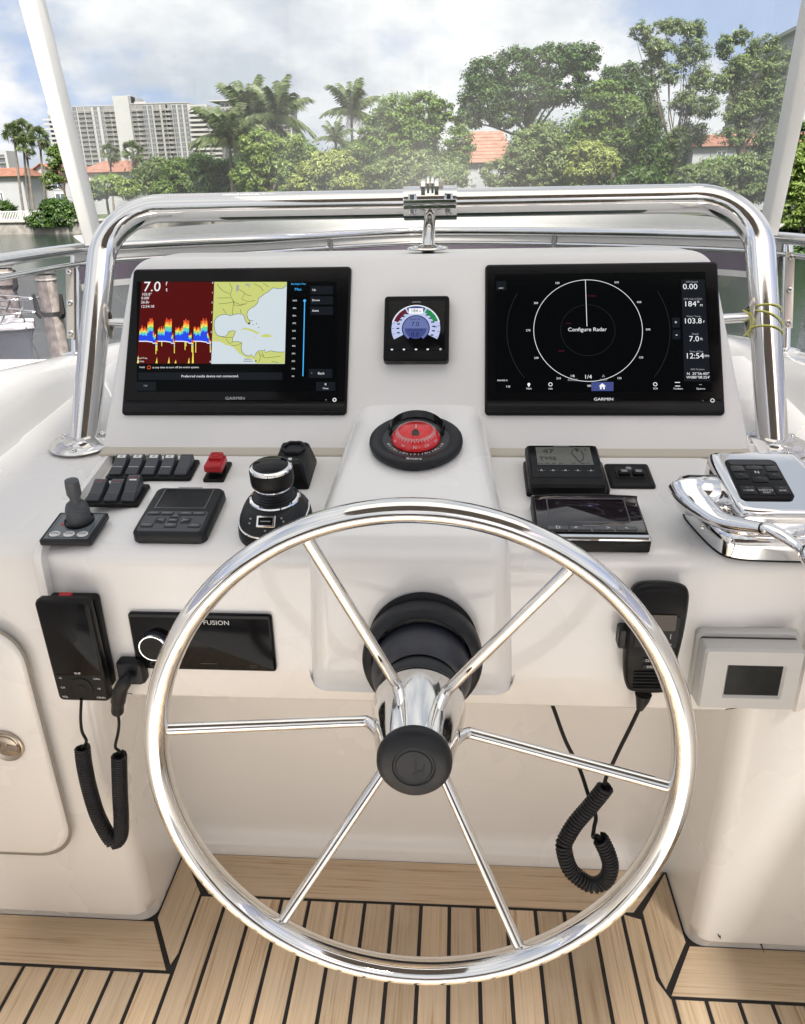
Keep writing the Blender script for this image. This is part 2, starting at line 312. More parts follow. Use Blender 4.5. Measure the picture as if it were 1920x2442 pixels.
# ================================================================== BACKGROUND: buildings, trees
def foliage(name, col, col2, trans=.25):
    m = bpy.data.materials.new(name); m.use_nodes = True; t = m.node_tree; b = t.nodes['Principled BSDF']; L = t.links
    ge = t.nodes.new('ShaderNodeNewGeometry'); cr = t.nodes.new('ShaderNodeValToRGB'); e = cr.color_ramp.elements
    e[0].position = 0; e[0].color = (*[c*.6 for c in col], 1); e[1].position = 1; e[1].color = (*col2, 1); k = e.new(.55); k.color = (*col, 1)
    L.new(ge.outputs['Random Per Island'], cr.inputs[0]); L.new(cr.outputs[0], b.inputs['Base Color']); b.inputs['Roughness'].default_value = .5; b.inputs['Specular IOR Level'].default_value = .35
    tr = t.nodes.new('ShaderNodeBsdfTranslucent'); L.new(cr.outputs[0], tr.inputs[0]); mx_ = t.nodes.new('ShaderNodeMixShader'); mx_.inputs[0].default_value = trans
    o_ = t.nodes['Material Output']; L.new(b.outputs[0], mx_.inputs[1]); L.new(tr.outputs[0], mx_.inputs[2]); L.new(mx_.outputs[0], o_.inputs[0]); return m
F_dark = foliage('dark_leaves', (.040, .088, .016), (.095, .165, .03)); F_mid = foliage('mid_leaves', (.095, .165, .028), (.195, .28, .055))
F_light = foliage('light_leaves', (.165, .245, .05), (.30, .39, .10), .3); F_grey = foliage('grey_green_leaves', (.13, .185, .06), (.26, .325, .125), .3); F_palm = foliage('palm_leaves', (.085, .12, .045), (.17, .20, .09), .25); F_dead = foliage('dead_fronds', (.20, .15, .09), (.30, .24, .15), .1); F_yel = foliage('yellow_green_leaves', (.24, .29, .07), (.38, .43, .12), .3)
bark = pbr('bark', (.11, .085, .065), .9, var=(2, .6, 1.3)); palm_bark = pbr('palm_bark', (.19, .165, .14), .9, var=(3, .7, 1.2))
def leaf_mesh(name, pts, nrm, size, asp, mat, parent):
    n = len(pts); nrm = nrm/np.linalg.norm(nrm, axis=1)[:, None]
    ref = rng.normal(size=(n, 3)); u = np.cross(nrm, ref); u /= np.linalg.norm(u, axis=1)[:, None]; v_ = np.cross(nrm, u)
    s = (size*rng.uniform(.6, 1.35, n))[:, None]; a = s*asp
    fold = nrm*s*.25
    V = np.stack([pts-u*s, pts-v_*a*.5-fold*.4, pts+u*s, pts+v_*a*.5-fold*.4], 1).reshape(-1, 3)
    me = bpy.data.meshes.new(name); me.vertices.add(4*n); me.vertices.foreach_set('co', V.astype('f').ravel()); me.loops.add(4*n); me.loops.foreach_set('vertex_index', np.arange(4*n, dtype='i'))
    me.polygons.add(n); me.polygons.foreach_set('loop_start', np.arange(0, 4*n, 4, dtype='i')); me.polygons.foreach_set('loop_total', np.full(n, 4, 'i')); me.update(calc_edges=True); me.materials.append(mat)
    o = bpy.data.objects.new(name, me); COL.objects.link(o); o.parent = parent; return o
def px_blob(u, v, ru, rv, D):
    c = atY(u, v, D); e = atY(u+ru, v, D); f = atY(u, v-rv, D); return c, float(abs(e[0]-c[0])), float(abs(f[2]-c[2]))
def tree(name, label, cat, D, blobs, mat, n, leaf=.22, asp=.7, trunk=None, group=None, ncl=None, spread=.34, shell=.55, base_z=None, limbs=7):
    """blobs: (u, v, ru, rv) photo pixels on the plane at distance D; a crown of leaf clumps round limbs"""
    B = [px_blob(*b, D) for b in blobs]
    tu = trunk if trunk else (sum(b[0] for b in blobs)/len(blobs))
    c0 = atY(tu, 520, D); gz = GZ if base_z is None else base_z
    root = Vector((float(c0[0]), D, gz)); t = thing(name, label, cat, Matrix.Translation(root), group)
    vol = np.array([b[1]*b[2] for b in B]); vol = vol/vol.sum()
    n = int(n*1.9); leaf = leaf*.92; spread = spread*1.4; ncl = int(ncl*1.5) if ncl else max(14, n//48); pts = []; nr = []; cl = []
    per = n//ncl
    for k in range(ncl):
        i = rng.choice(len(B), p=vol); c, rx, rz = B[i]; ry = rx*.75
        d = rng.normal(size=3); d /= np.linalg.norm(d); rad = rng.uniform(shell, 1.0)**.6
        p = c+d*np.array((rx, ry, rz))*rad; sc_ = min(rx, rz)*spread*rng.uniform(.6, 1.25)
        q_ = rng.normal(size=(per, 3))*np.array((sc_, sc_, sc_*.62))*.55; pts.append(p+q_); cl.append(p)
        nr.append(q_/max(sc_, 1e-6)*.6+d*.5+np.array((0, 0, .75))+rng.normal(size=(per, 3))*.55)
    pts = np.concatenate(pts)-np.array(root); nr = np.concatenate(nr)
    pts[:, 2] = np.maximum(pts[:, 2], .05)
    leaf_mesh('crown', pts, nr, leaf, asp, mat, t)
    hb_ = max(1.0, float(min(b[0][2]-b[2]*.3 for b in B)-gz)); top_ = Vector((0, 0, hb_)); R0 = (.05+.02*hb_+.018*max(b[1] for b in B))*(.6 if shell < .2 else 1)
    mb = MB(); mb.tube([(0, 0, -.3), (random.uniform(-.1, .1), 0, hb_*.5), tuple(top_)], [R0*1.3, R0, R0*.8], 8)
    idxs = rng.choice(len(cl), size=min(limbs*2, len(cl)), replace=False)
    for j in idxs:
        p = Vector(cl[j])-root; m_ = top_.lerp(p, .5)+Vector((random.uniform(-.3, .3), 0, -.1*(p-top_).length)); mb.tube([top_*random.uniform(.75, 1.0), m_, p], [R0*.55, R0*.34, R0*.10], 5)
    mb.build('trunk', bark, t); return t
def frond(L_, droop, n=26, wl=.5, drop=.5):
    """one feather frond along +X: rachis curve and leaflets, as quads"""
    V = []; F = []
    for i in range(n):
        s = (i+1)/n
        for sd_ in (-1, 1):
            x = L_*s; z = .35*L_*math.sin(s*1.6)*(1-droop)-droop*L_*.75*s*s
            l = wl*(1-.65*abs(s-.45))*random.uniform(.85, 1.1); w_ = .062*L_/3
            a = Vector((x, 0, z)); b = a+Vector((l*.45, sd_*l*.8, -l*drop*random.uniform(.7, 1.3)))
            o_ = len(V); V += [a+Vector((-w_, 0, .0)), a+Vector((w_, 0, 0)), b+Vector((w_*.3, 0, 0)), b-Vector((w_*.3, 0, 0))]; F.append((o_, o_+1, o_+2, o_+3))
    return V, F
def palm(name, label, u, v, D, base_u, base_v, frad_px, kind='coco', group=None, nf=22, base_z=None, lean=None):
    c, rx, rz = px_blob(u, v, frad_px, frad_px, D); gz = GZ if base_z is None else base_z
    bpt = atY(base_u, base_v, D); root = Vector((float(bpt[0]), D, gz)); t = thing(name, label, 'palm tree', Matrix.Translation(root), group)
    top_ = Vector(c)-root; mb = MB(); P = [Vector((0, 0, -.2))]
    zf = float(bpt[2])-gz; 
    for k in range(1, 9):
        s = k/8; P.append(Vector((top_.x*s**1.4, top_.y*s, top_.z*s)))
    rt = .16 if kind == 'coco' else .15
    mb.tube(P, [rt*1.35]+[rt*(1.1-.35*i/8) for i in range(8)], 9); mb.build('trunk', palm_bark, t)
    fr = MB(); dead = MB()
    for i in range(nf):
        az = 2*PI*i/nf*2.4+random.uniform(-.3, .3); lv = i/nf
        if kind == 'coco':
            V, F = frond(rx*random.uniform(.95, 1.25), .12+.75*lv**1.1, 28, rx*.27, .95); el = R(60-75*lv)
            Mx = Matrix.Translation(top_) @ Matrix.Rotation(az, 4, 'Z') @ Matrix.Rotation(-el, 4, 'Y'); fr.add(V, F, 0, Mx)
        else:
            el = R(85-140*lv); tip = Vector((math.cos(az)*math.cos(el), math.sin(az)*math.cos(el), math.sin(el)))*rx*.6
            fr.tube([top_, top_+tip], .02, 3)
            f0 = top_+tip; side = tip.cross(Vector((0, 0, 1))).normalized(); upv = side.cross(tip).normalized(); d_ = tip.normalized(); bb_ = random.uniform(-1.3, 1.3); side, upv = side*math.cos(bb_)+upv*math.sin(bb_), upv*math.cos(bb_)-side*math.sin(bb_)
            for j in range(11):
                a = R(-80+16*j); dd = d_*math.cos(a)+side*math.sin(a); l = rx*.62*random.uniform(.85, 1.1); e_ = f0+dd*l*.62+upv*.02; g_ = f0+dd*l+Vector((0, 0, -l*random.uniform(.1, .35)))
                pp = dd.cross(upv)*rx*.045; fr.add([f0, e_-pp, g_, e_+pp], [(0, 1, 2, 3)])
    if kind != 'coco':
        for i in range(26):
            az = random.uniform(0, 2*PI); z = random.uniform(-rx*1.1, -.1); d_ = Vector((math.cos(az), math.sin(az), 0)); p = top_+Vector((0, 0, z+.1)); q_ = p+d_*rx*.32+Vector((0, 0, -rx*.3)); s_ = Vector((-d_.y, d_.x, 0))*rx*.07; dead.add([p-s_*.3, p+s_*.3, q_+s_, q_-s_], [(0, 1, 2, 3)])
        dead.build('dead_skirt', F_dead, t)
    else:
        nut = MB()
        for i in range(6): nut.lathe([(0, -.16), (.12, -.08), (.13, .05), (0, .16)], 8, M=Matrix.Translation(top_+Vector((.22*math.cos(i), .22*math.sin(i), -.2))))
        nut.build('coconuts', pbr('coconut_husk', (.16, .15, .05), .6), t)
    fr.build('crown', F_palm, t, smooth=False); return t

# ---- apartment building ---------------------------------------------------------------
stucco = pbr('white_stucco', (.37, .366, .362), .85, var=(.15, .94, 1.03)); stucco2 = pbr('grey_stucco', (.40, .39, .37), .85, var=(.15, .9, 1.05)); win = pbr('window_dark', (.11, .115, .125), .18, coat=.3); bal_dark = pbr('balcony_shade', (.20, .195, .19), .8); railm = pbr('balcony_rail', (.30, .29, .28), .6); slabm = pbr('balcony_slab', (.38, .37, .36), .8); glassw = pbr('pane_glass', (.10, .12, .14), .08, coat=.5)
BY = 450.
ap_ = thing('apartment_building', 'long white apartment block with rows of windows and balconies far behind the palms', 'apartment building', Matrix.Translation((-175, BY, GZ)))
def bx(u, v): p = atY(u, v, BY); return float(p[0])+175, float(p[2])-GZ
rowz = [bx(300, 258+11.35*r)[1] for r in range(14)]; dz = (rowz[0]-rowz[-1])/13
def X(u): return bx(u, 262)[0]
def Xd(u): return bx(u, 262)[0]
roof = bx(330, 247)[1]
def block(nm, u0, u1, vtop, depth, y0, mat=stucco, zb=0):
    return MB().box(X(u0), X(u1), y0, y0+depth, zb, bx((u0+u1)/2, vtop)[1], mat=0).build(nm, mat, ap_, smooth=False)
block('wall', 166, 276, 254, 18, 0); block('wall', 311, 452, 247, 18, .4); block('stair_tower', 275, 312, 229, 22, -1.6); block('wall', 452, 496, 250, 14, -1.2, slabm); block('wall', 498, 516, 259, 14, 2); block('wall', 110, 167, 262, 14, 1.0)
block('roof_parapet', 166, 276, 251.5, .6, -.25, zb=roof-.6); block('roof_parapet', 311, 452, 244.5, .6, .1, zb=roof-.2); block('roof_house', 268, 340, 240, 10, 6); block('roof_house', 300, 312, 226, 6, 2)
def part_at(src, x, y, z, first):
    if first: o = src; o.location = (x, y, z)
    else: o = src.copy(); COL.objects.link(o); o.parent = src.parent; o.location = (x, y, z)
wm = MB(); ww = 1.05; wm.box(-ww, ww, -.10, .05, -.85, .85, 0); wm.box(-ww-.18, ww+.18, -.16, -.02, -1.05, -.88, 1); wm.box(-.05, .05, -.14, -.05, -.85, .85, 1); wproto = wm.build('window', [win, stucco], ap_, smooth=False)
first = True
cols = [(177, 0), (227, 0), (243, 0), (345, .4), (357, .4), (415, .4), (428.5, .4), (442, .4)]
for r in range(13):
    for u, y in cols:
        part_at(wproto, X(u)+ (0), y, rowz[r]+.2, first); first = False
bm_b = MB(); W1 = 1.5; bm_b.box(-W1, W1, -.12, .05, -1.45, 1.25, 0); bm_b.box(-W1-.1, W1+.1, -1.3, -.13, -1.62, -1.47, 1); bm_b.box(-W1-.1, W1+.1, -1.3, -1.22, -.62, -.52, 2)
for i in range(11): bm_b.box(-W1+i*.4, -W1+i*.4+.16, -1.29, -1.24, -1.47, -.62, 2)
bm_b.box(-W1-.12, -W1+.02, -1.2, 0, -1.47, 1.3, 3); bm_b.box(-.04, .04, -.16, -.11, -1.45, 1.25, 2)
bproto = bm_b.build('balcony', [bal_dark, slabm, railm, stucco], ap_, smooth=False); first = True
for r in range(13):
    for u, y in ((193, 0), (210, 0), (255, 0), (270, 0), (320, .4), (333, .4), (373, .4), (392.5, .4), (402, .4)):
        part_at(bproto, X(u), y, rowz[r], first); first = False
cm_ = MB(); W2 = (X(494)-X(454))/2; cm_.box(-W2*.92, W2*.92, -.06, .05, -1.2, 1.25, 0); cm_.box(-W2-.3, W2+.5, -2.2, -.07, -1.62, -1.42, 1); cm_.box(-W2-.3, W2+.5, -2.2, -2.0, -1.42, -.55, 3)
cproto = cm_.build('corner_balcony', [bal_dark, slabm, railm, slabm], ap_, smooth=False); first = True
for r in range(12):
    part_at(cproto, (X(454)+X(494))/2, -1.2, rowz[r]-1.2, first); first = False
cm_ = MB(); W3 = (X(130)-X(108))/2; cm_.box(-W3*.8, W3, -.06, .05, -1.2, 1.25, 0); cm_.box(-W3-2, W3+.5, -2.0, -.07, -1.62, -1.42, 1); cm_.box(-W3-2, W3+.5, -2.0, -1.85, -1.42, -.6, 3)
cproto = cm_.build('end_balcony', [bal_dark, slabm, railm, slabm], ap_, smooth=False); first = True
for r in range(11):
    for u in (119, 507):
        part_at(cproto, X(u), 1.0 if u < 200 else 2., rowz[r]-3.4, first); first = False
# second block behind palms
tw = thing('apartment_building', 'grey white apartment tower with flat roof slabs rising behind the coconut palms', 'apartment building', Matrix.Translation((-100, 520, GZ)))
def tx(u, v): p = atY(u, v, 520.); return float(p[0])+100, float(p[2])-GZ
def tblock(nm, u0, u1, v0, y0, dp, mat, v1=None):
    x0, z1 = tx(u0, v0); x1, _ = tx(u1, v0); z0 = 0 if v1 is None else tx(u0, v1)[1]; return MB().box(x0, x1, y0, y0+dp, z0, z1).build(nm, mat, tw, smooth=False)
tblock('wall', 524, 562, 243, 0, 20, stucco2); tblock('wall', 562, 690, 236, 2, 20, stucco); tblock('roof_slab', 500, 566, 239.5, -2, 24, stucco, 242.6); tblock('roof_slab', 546, 705, 232.5, 0, 24, stucco, 235.6); tblock('lift_house', 590, 627, 217, 6, 8, stucco, 233); 
sp = MB(); x0, z0 = tx(549, 250); x1, _ = tx(572, 250); xm, _ = tx(690, 250)
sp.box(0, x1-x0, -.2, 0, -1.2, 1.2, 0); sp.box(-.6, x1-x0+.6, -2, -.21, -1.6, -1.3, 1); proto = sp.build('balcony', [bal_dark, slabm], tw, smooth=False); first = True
for r in range(12):
    for k in range(5):
        part_at(proto, x0+(xm-x0)/5*k, 2 if k else 0, z0-dz*1.12*r, first); first = False
wm = MB(); wm.box(-1, 1, -.12, .0, -.8, .8); proto = wm.build('window', win, tw, smooth=False); first = True
for r in range(12):
    for u in (531, 541): part_at(proto, tx(u, 250)[0], 0, z0-dz*1.12*r, first); first = False
# far left sliver tower
sl_ = thing('apartment_building', 'small pale apartment tower at the left edge beyond the red roofs', 'apartment building', Matrix.Translation((-330, 560, GZ)))
def sx_(u, v): p = atY(u, v, 560.); return float(p[0])+330, float(p[2])-GZ
x1, z1 = sx_(14, 359); x0, _ = sx_(-40, 359); MB().box(x0, x1, 0, 14, 0, z1).build('wall', stucco, sl_, smooth=False)
wm = MB(); wm.box(-2.2, 2.2, -.15, 0, -.7, .7, 0); wm.box(-2.4, 2.4, -1, -.16, -1.3, -1.1, 1); proto = wm.build('window', [win, slabm], sl_, smooth=False)
first = True
for r in range(9):
    for k in range(3): part_at(proto, x1-4-k*6.4, 0, z1-3-r*3.4, first); first = False
# right high rise
hr = thing('apartment_building', 'tall white high rise with long balcony bands behind the feathery trees at the right', 'apartment building')
pa, pb_ = atY(1935, 60, 235.), atY(1748, 205, 300.)
pa = Vector((float(pa[0]), 235., 0)); pb2 = Vector((float(pb_[0]), 300., 0)); Hh = float(atY(1935, 60, 235.)[2])-GZ
dv_ = (pb2-pa); Lh = dv_.length; angh = math.atan2(dv_.y, dv_.x)
hr.matrix_world = Matrix.Translation((pa.x, pa.y, GZ)) @ Matrix.Rotation(angh, 4, 'Z')
MB().box(0, Lh, -14, 0, 0, Hh).build('wall', stucco, hr, smooth=False)
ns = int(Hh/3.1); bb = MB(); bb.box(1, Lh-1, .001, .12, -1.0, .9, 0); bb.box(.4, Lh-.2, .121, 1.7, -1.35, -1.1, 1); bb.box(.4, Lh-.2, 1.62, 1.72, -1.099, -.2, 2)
for k in range(9): xx = 1+k*(Lh-2)/8; bb.box(xx-.25, xx+.25, .13, 1.2, -1.09, 1.6, 1)
proto = bb.build('balcony_band', [bal_dark, slabm, railm], hr, smooth=False); first = True
for r in range(ns-1): part_at(proto, 0, 0, Hh-3.4-r*3.1, first); first = False
MB().box(-.5, Lh+.5, -14.5, 1.9, Hh+.002, Hh+.9).build('parapet', stucco, hr, smooth=False)
wm = MB(); wm.box(-.9, .9, -.05, .05, -.8, .8); 
# ---- houses
roof_m = pbr('terracotta_tiles', (.27, .135, .095), .8, var=(1.2, .75, 1.25)); roof_d = pbr('terracotta_ridge', (.30, .11, .07), .8); wall_m = pbr('white_house_wall', (.36, .366, .38), .8, var=(.4, .94, 1.03))
def house(label, D, u0, u1, v_eave, v_ridge, v_base, dep=9, gable=False, wins=(), over=.5, ridge_inset=.25):
    p0, p1 = atY(u0, v_eave, D), atY(u1, v_eave, D); pr = atY((u0+u1)/2, v_ridge, D)
    x0, x1 = float(p0[0]), float(p1[0]); zc_ = float(p0[2]+p1[2])/2; zr = float(pr[2])
    h = thing('house', label, 'house', Matrix.Translation(((x0+x1)/2, D, GZ))); W = (x1-x0)/2; ze = zc_-GZ; zr = zr-GZ
    MB().box(-W, W, 0, dep, -.3, ze).build('wall', wall_m, h, smooth=False)
    rfm = MB(); o_ = over; nrow = 9
    if gable:
        MB().loft([[(-W, y, ze+.002), (W, y, ze+.002), (0, y, zr-.12)] for y in (0, .3)], True, True).build('gable', wall_m, h, smooth=False)
        for sgn in (-1, 1):
            for k in range(nrow):
                s0, s1 = k/nrow, (k+1)/nrow; e0 = Vector((sgn*(W+o_)*(1-s0), 0, ze-.15+(zr-ze+.15)*s0)); e1 = Vector((sgn*(W+o_)*(1-s1), 0, ze-.15+(zr-ze+.15)*s1+.0)); off_ = Vector((0, 0, .10))
                rfm.loft([[tuple(e0+Vector((0, y, 0))+off_), tuple(e1+Vector((0, y, .02))), tuple(e1+Vector((0, y, -.08))), tuple(e0+Vector((0, y, -.06)))] for y in (-.4, dep+.4)], True, True)
    else:
        ri = W*2*ridge_inset
        for k in range(nrow):
            s0, s1 = k/nrow, (k+1)/nrow
            def ringr(s, up): 
                xx = (W+o_)*(1-s)+(W-ri)*s; y0 = -o_*(1-s)+dep/2*s; y1 = (dep+o_)*(1-s)+dep/2*s; z = ze+(zr-ze)*s+up; return [(-xx, y0, z), (xx, y0, z), (xx, y1, z), (-xx, y1, z)]
            rfm.loft([ringr(s0, .0), ringr(s0, .10), ringr(s1, .02)], True, True)
    rfm.build('roof', roof_m, h, smooth=False)
    for (u, v, wpx, hpx) in wins:
        c, wx_, hz = px_blob(u, v, wpx/2, hpx/2, D); lx = float(c[0])-(x0+x1)/2; lz = float(c[2])-GZ
        fm2 = MB().box(lx-wx_-.12, lx+wx_+.12, -.06, .05, lz-hz-.12, lz+hz+.12).build('window', pbr('white_trim', (.70, .70, .69), .6), h, smooth=False)
        MB().box(lx-wx_, lx-.05, -.09, -.061, lz-hz, lz+hz).box(lx+.05, lx+wx_, -.09, -.061, lz-hz, lz+hz).build('pane', glassw, fm2, smooth=False)
    return h
house('white house with a low red hip roof at the left edge beyond the canal', 112, -70, 52, 421, 398, 520, 10, wins=((2, 470, 10, 22), (-30, 470, 12, 22)))
house('white gabled house with a round attic vent behind the three tall palms', 118, 40, 172, 432, 389, 520, 14, True, wins=((137, 437, 24, 26), (146, 475, 22, 26), (65, 440, 3, 3)), over=.35)
house('white house with red hip roofs and narrow windows right of the left windscreen post', 124, 188, 300, 411, 380, 520, 12, wins=((209, 436, 12, 26), (244, 438, 14, 30), (212, 466, 10, 20)))
house('house with a tall red tiled roof showing between the dark tree and the bushes', 96, 1085, 1228, 388, 306, 470, 10, wins=((1150, 402, 14, 14), (1205, 402, 14, 14)), ridge_inset=.2)
house('low house with a red tile roof behind the feathery trees at the right', 92, 1655, 2030, 346, 312, 470, 9, wins=((1720, 372, 18, 20), (1790, 372, 18, 20)), ridge_inset=.1)

# ---- trees ------------------------------------------------------------------------------
G1 = 'trees along the far bank'
palm('fan_palm', 'tall thin fan palm nearest the left edge, leaning left', 33, 318, 103, 58, 519, 24, 'fan', 'tall fan palms', 46)
palm('fan_palm', 'tall fan palm second from the left edge, with the highest crown', 54, 312, 104, 70, 502, 26, 'fan', 'tall fan palms', 46)
palm('fan_palm', 'tall fan palm with the lowest crown of the left group', 62, 350, 102, 80, 499, 22, 'fan', 'tall fan palms', 42)
palm('fan_palm', 'tall fan palm standing alone just left of the windscreen post', 94, 328, 102, 107, 478, 24, 'fan', 'tall fan palms', 46)
palm('fan_palm', 'short fan palm in front of the apartment block, left one of two', 262, 366, 118, 264, 450, 22, 'fan', 'short fan palms', 44)
palm('fan_palm', 'short fan palm in front of the apartment block, right one of two', 317, 364, 112, 318, 450, 26, 'fan', 'short fan palms', 44)
tree('low_palm_bush', 'small dark palm bush by the white fence at the left edge', 'bush', 98.5, [(12, 505, 26, 22)], F_dark, 1500, .35, .35, base_z=GZ)
tree('broad_bush', 'big dark green bush overhanging the canal left of the windscreen post', 'bush', 97, [(110, 525, 42, 26), (150, 510, 38, 32), (128, 492, 30, 18), (165, 530, 32, 24), (80, 532, 20, 16)], F_dark, 9000, .26, .75, group=None, spread=.3, base_z=GZ-.6)
tree('slender_tree', 'slender loose leaved tree beside the left windscreen post', 'tree', 101, [(128, 372, 18, 32), (118, 430, 16, 22), (140, 412, 20, 26), (150, 360, 16, 26), (176, 380, 16, 36)], F_mid, 3400, .2, .6, trunk=165, group=G1, spread=.3)
T = lambda *a, **k: tree(*a, group=G1, **k)
T('bushy_tree', 'light green bushy tree in front of the red hip roofs', 'tree', 92, [(262, 440, 42, 24), (225, 455, 28, 22), (300, 450, 34, 24)], F_light, 6500, .2, .7, spread=.26)
T('bushy_tree', 'grey green tree below the middle of the apartment block', 'tree', 100, [(375, 400, 36, 26), (345, 425, 30, 30), (405, 425, 34, 30), (370, 445, 40, 24)], F_grey, 6500, .2, .7, spread=.27)
T('bushy_tree', 'yellow green tree below the right end of the apartment block', 'tree', 92, [(425, 405, 30, 28), (450, 435, 36, 26), (400, 450, 36, 22)], F_mid, 6000, .2, .7, spread=.27)
T('bushy_tree', 'dark tree under the lowest coconut palm', 'tree', 88, [(480, 400, 30, 34), (505, 435, 36, 34), (535, 410, 26, 26)], F_dark, 7000, .2, .7, spread=.27)
palm('coconut_palm', 'coconut palm with the tallest crown, left of two', 594, 272, 92, 600, 460, 74, 'coco', 'coconut palms', 38)
palm('coconut_palm', 'coconut palm right beside the tallest one', 662, 276, 90, 650, 460, 72, 'coco', 'coconut palms', 38)
palm('coconut_palm', 'low coconut palm with drooping yellow green fronds, leftmost of the three', 548, 334, 84, 552, 460, 82, 'coco', 'coconut palms', 38)
palm('coconut_palm', 'coconut palm standing alone in the middle of the skyline', 838, 264, 90, 842, 460, 62, 'coco', 'coconut palms', 38)
palm('coconut_palm', 'small coconut palm half hidden left of the middle trees', 800, 330, 86, 806, 460, 40, 'coco', 'coconut palms', 20)
T('bushy_tree', 'light green round tree in front of the coconut palms', 'tree', 78, [(640, 385, 50, 34), (625, 345, 50, 34), (690, 350, 40, 34), (590, 420, 44, 30), (690, 410, 42, 36), (640, 445, 60, 24)], F_light, 10000, .19, .7, spread=.24)
T('bushy_tree', 'yellow green tree left of the clamp at the middle of the skyline', 'tree', 74, [(770, 400, 52, 36), (730, 440, 50, 26), (820, 435, 46, 30), (810, 385, 36, 26)], F_yel, 9000, .18, .7, spread=.24)
T('bushy_tree', 'olive tree on the low bank between the palms and the dark trees', 'tree', 82, [(720, 365, 34, 26), (860, 370, 36, 34)], F_mid, 5200, .19, .7, spread=.26)
T('spreading_tree', 'mid green spreading tree left of the tall dark tree', 'tree', 78, [(940, 270, 50, 46), (1010, 260, 48, 44), (900, 310, 44, 38), (1000, 320, 56, 36), (945, 345, 60, 34), (1050, 270, 30, 34), (1095, 345, 34, 46), (1080, 390, 34, 40)], F_mid, 14000, .19, .7, trunk=960, spread=.25)
T('bushy_tree', 'pale olive bush in front of the spreading tree', 'tree', 68, [(930, 415, 64, 38), (1020, 420, 60, 40), (985, 385, 44, 28), (1075, 425, 40, 34)], F_grey, 9500, .17, .7, spread=.25)
T('dark_tree', 'tallest dark green dense tree right of the middle', 'tree', 86, [(1155, 180, 44, 46), (1230, 160, 50, 48), (1310, 150, 60, 46), (1380, 140, 56, 38), (1260, 220, 80, 46), (1160, 235, 60, 48), (1350, 210, 66, 44), (1120, 280, 40, 30), (1210, 280, 50, 26)], F_dark, 22000, .2, .7, trunk=1250, spread=.23, limbs=10)
T('dark_tree', 'dark green tree behind the yellow green bush', 'tree', 80, [(1480, 185, 50, 36), (1520, 215, 46, 50), (1440, 250, 44, 46), (1540, 290, 40, 60), (1480, 310, 60, 60), (1540, 370, 36, 40)], F_dark, 16000, .19, .7, trunk=1520, spread=.25)
T('bushy_tree', 'mid green tree between the tall dark tree and the feathery trees', 'tree', 76, [(1440, 225, 40, 34), (1490, 260, 46, 32), (1420, 290, 40, 30), (1460, 330, 44, 28)], F_mid, 8500, .18, .7, spread=.26)
T('bushy_tree', 'grey green bush in front of the red tiled roof', 'tree', 64, [(1290, 330, 54, 36), (1250, 380, 50, 40), (1330, 385, 54, 36), (1290, 425, 64, 24), (1195, 415, 50, 34), (1240, 350, 26, 36)], F_grey, 12000, .16, .7, spread=.22)
T('bushy_tree', 'bright yellow green bush right of the grey green bush', 'tree', 62, [(1405, 362, 44, 26), (1440, 385, 38, 32), (1390, 405, 46, 28)], F_yel, 8000, .16, .7, spread=.23)
T('bushy_tree', 'dark low bush at the foot of the feathery trees', 'tree', 60, [(1530, 425, 44, 30), (1490, 440, 30, 22), (1580, 440, 36, 20)], F_dark, 5000, .16, .7, spread=.25)
T('feathery_tree', 'tall feathery tree with a thin bare trunk and gaps of sky', 'tree', 66, [(1540, 75, 34, 26), (1600, 62, 30, 26), (1650, 70, 34, 26), (1570, 115, 46, 30), (1650, 125, 44, 34), (1600, 175, 40, 28), (1670, 185, 34, 40), (1640, 250, 40, 40), (1560, 150, 30, 26), (1690, 250, 28, 36), (1650, 320, 40, 36), (1610, 345, 30, 40)], F_grey, 11500, .155, .55, trunk=1598, spread=.24, shell=.15, limbs=12, ncl=420)
T('feathery_tree', 'wide feathery tree in front of the high rise at the right', 'tree', 62, [(1770, 85, 26, 24), (1730, 110, 24, 30), (1820, 110, 40, 28), (1850, 150, 44, 40), (1780, 160, 46, 40), (1730, 190, 30, 44), (1820, 220, 56, 44), (1770, 260, 44, 40), (1860, 250, 40, 50), (1750, 320, 40, 30), (1840, 330, 44, 40)], F_grey, 13000, .15, .55, trunk=1745, spread=.24, shell=.15, limbs=12, ncl=480)
T('bushy_tree', 'pale bush below the wide feathery tree beside the right post', 'tree', 57, [(1770, 400, 50, 34), (1700, 420, 44, 28), (1810, 450, 44, 36), (1640, 420, 36, 30), (1740, 455, 60, 24), (1850, 400, 36, 44)], F_grey, 9500, .15, .6, spread=.24, shell=.4)
T('bushy_tree', 'bright green bush right of the right windscreen post', 'tree', 54, [(1900, 390, 36, 34), (1940, 370, 40, 40), (1905, 455, 34, 34), (1885, 510, 34, 34), (1950, 480, 50, 50)], F_light, 9500, .15, .7, spread=.25)
T('dark_tree', 'dark trees beyond the right post over the water', 'tree', 58, [(1930, 330, 50, 40), (1950, 430, 60, 60), (1910, 540, 60, 30), (1990, 520, 60, 60)], F_dark, 6000, .16, .7, spread=.26)
T('hedge_bush', 'dark hedge by the water right of the console, seen through the acrylic', 'bush', 52, [(1760, 640, 60, 36), (1840, 610, 70, 40), (1930, 600, 70, 44), (1990, 640, 60, 60)], F_dark, 6500, .15, .7, spread=.25, base_z=WZ+.2)
bl_ = ['behind the lowest coconut palm', 'behind the lone coconut palm', 'left of the spreading tree, half hidden', 'directly behind the spreading tree', 'left of the red tiled roof', 'behind the grey green bush', 'behind the bright yellow green bush', 'behind the dark tree right of the yellow green bush', 'behind the bare trunk of the tall feathery tree', 'behind the wide feathery tree', 'low beside the right windscreen post, behind the pale bush']
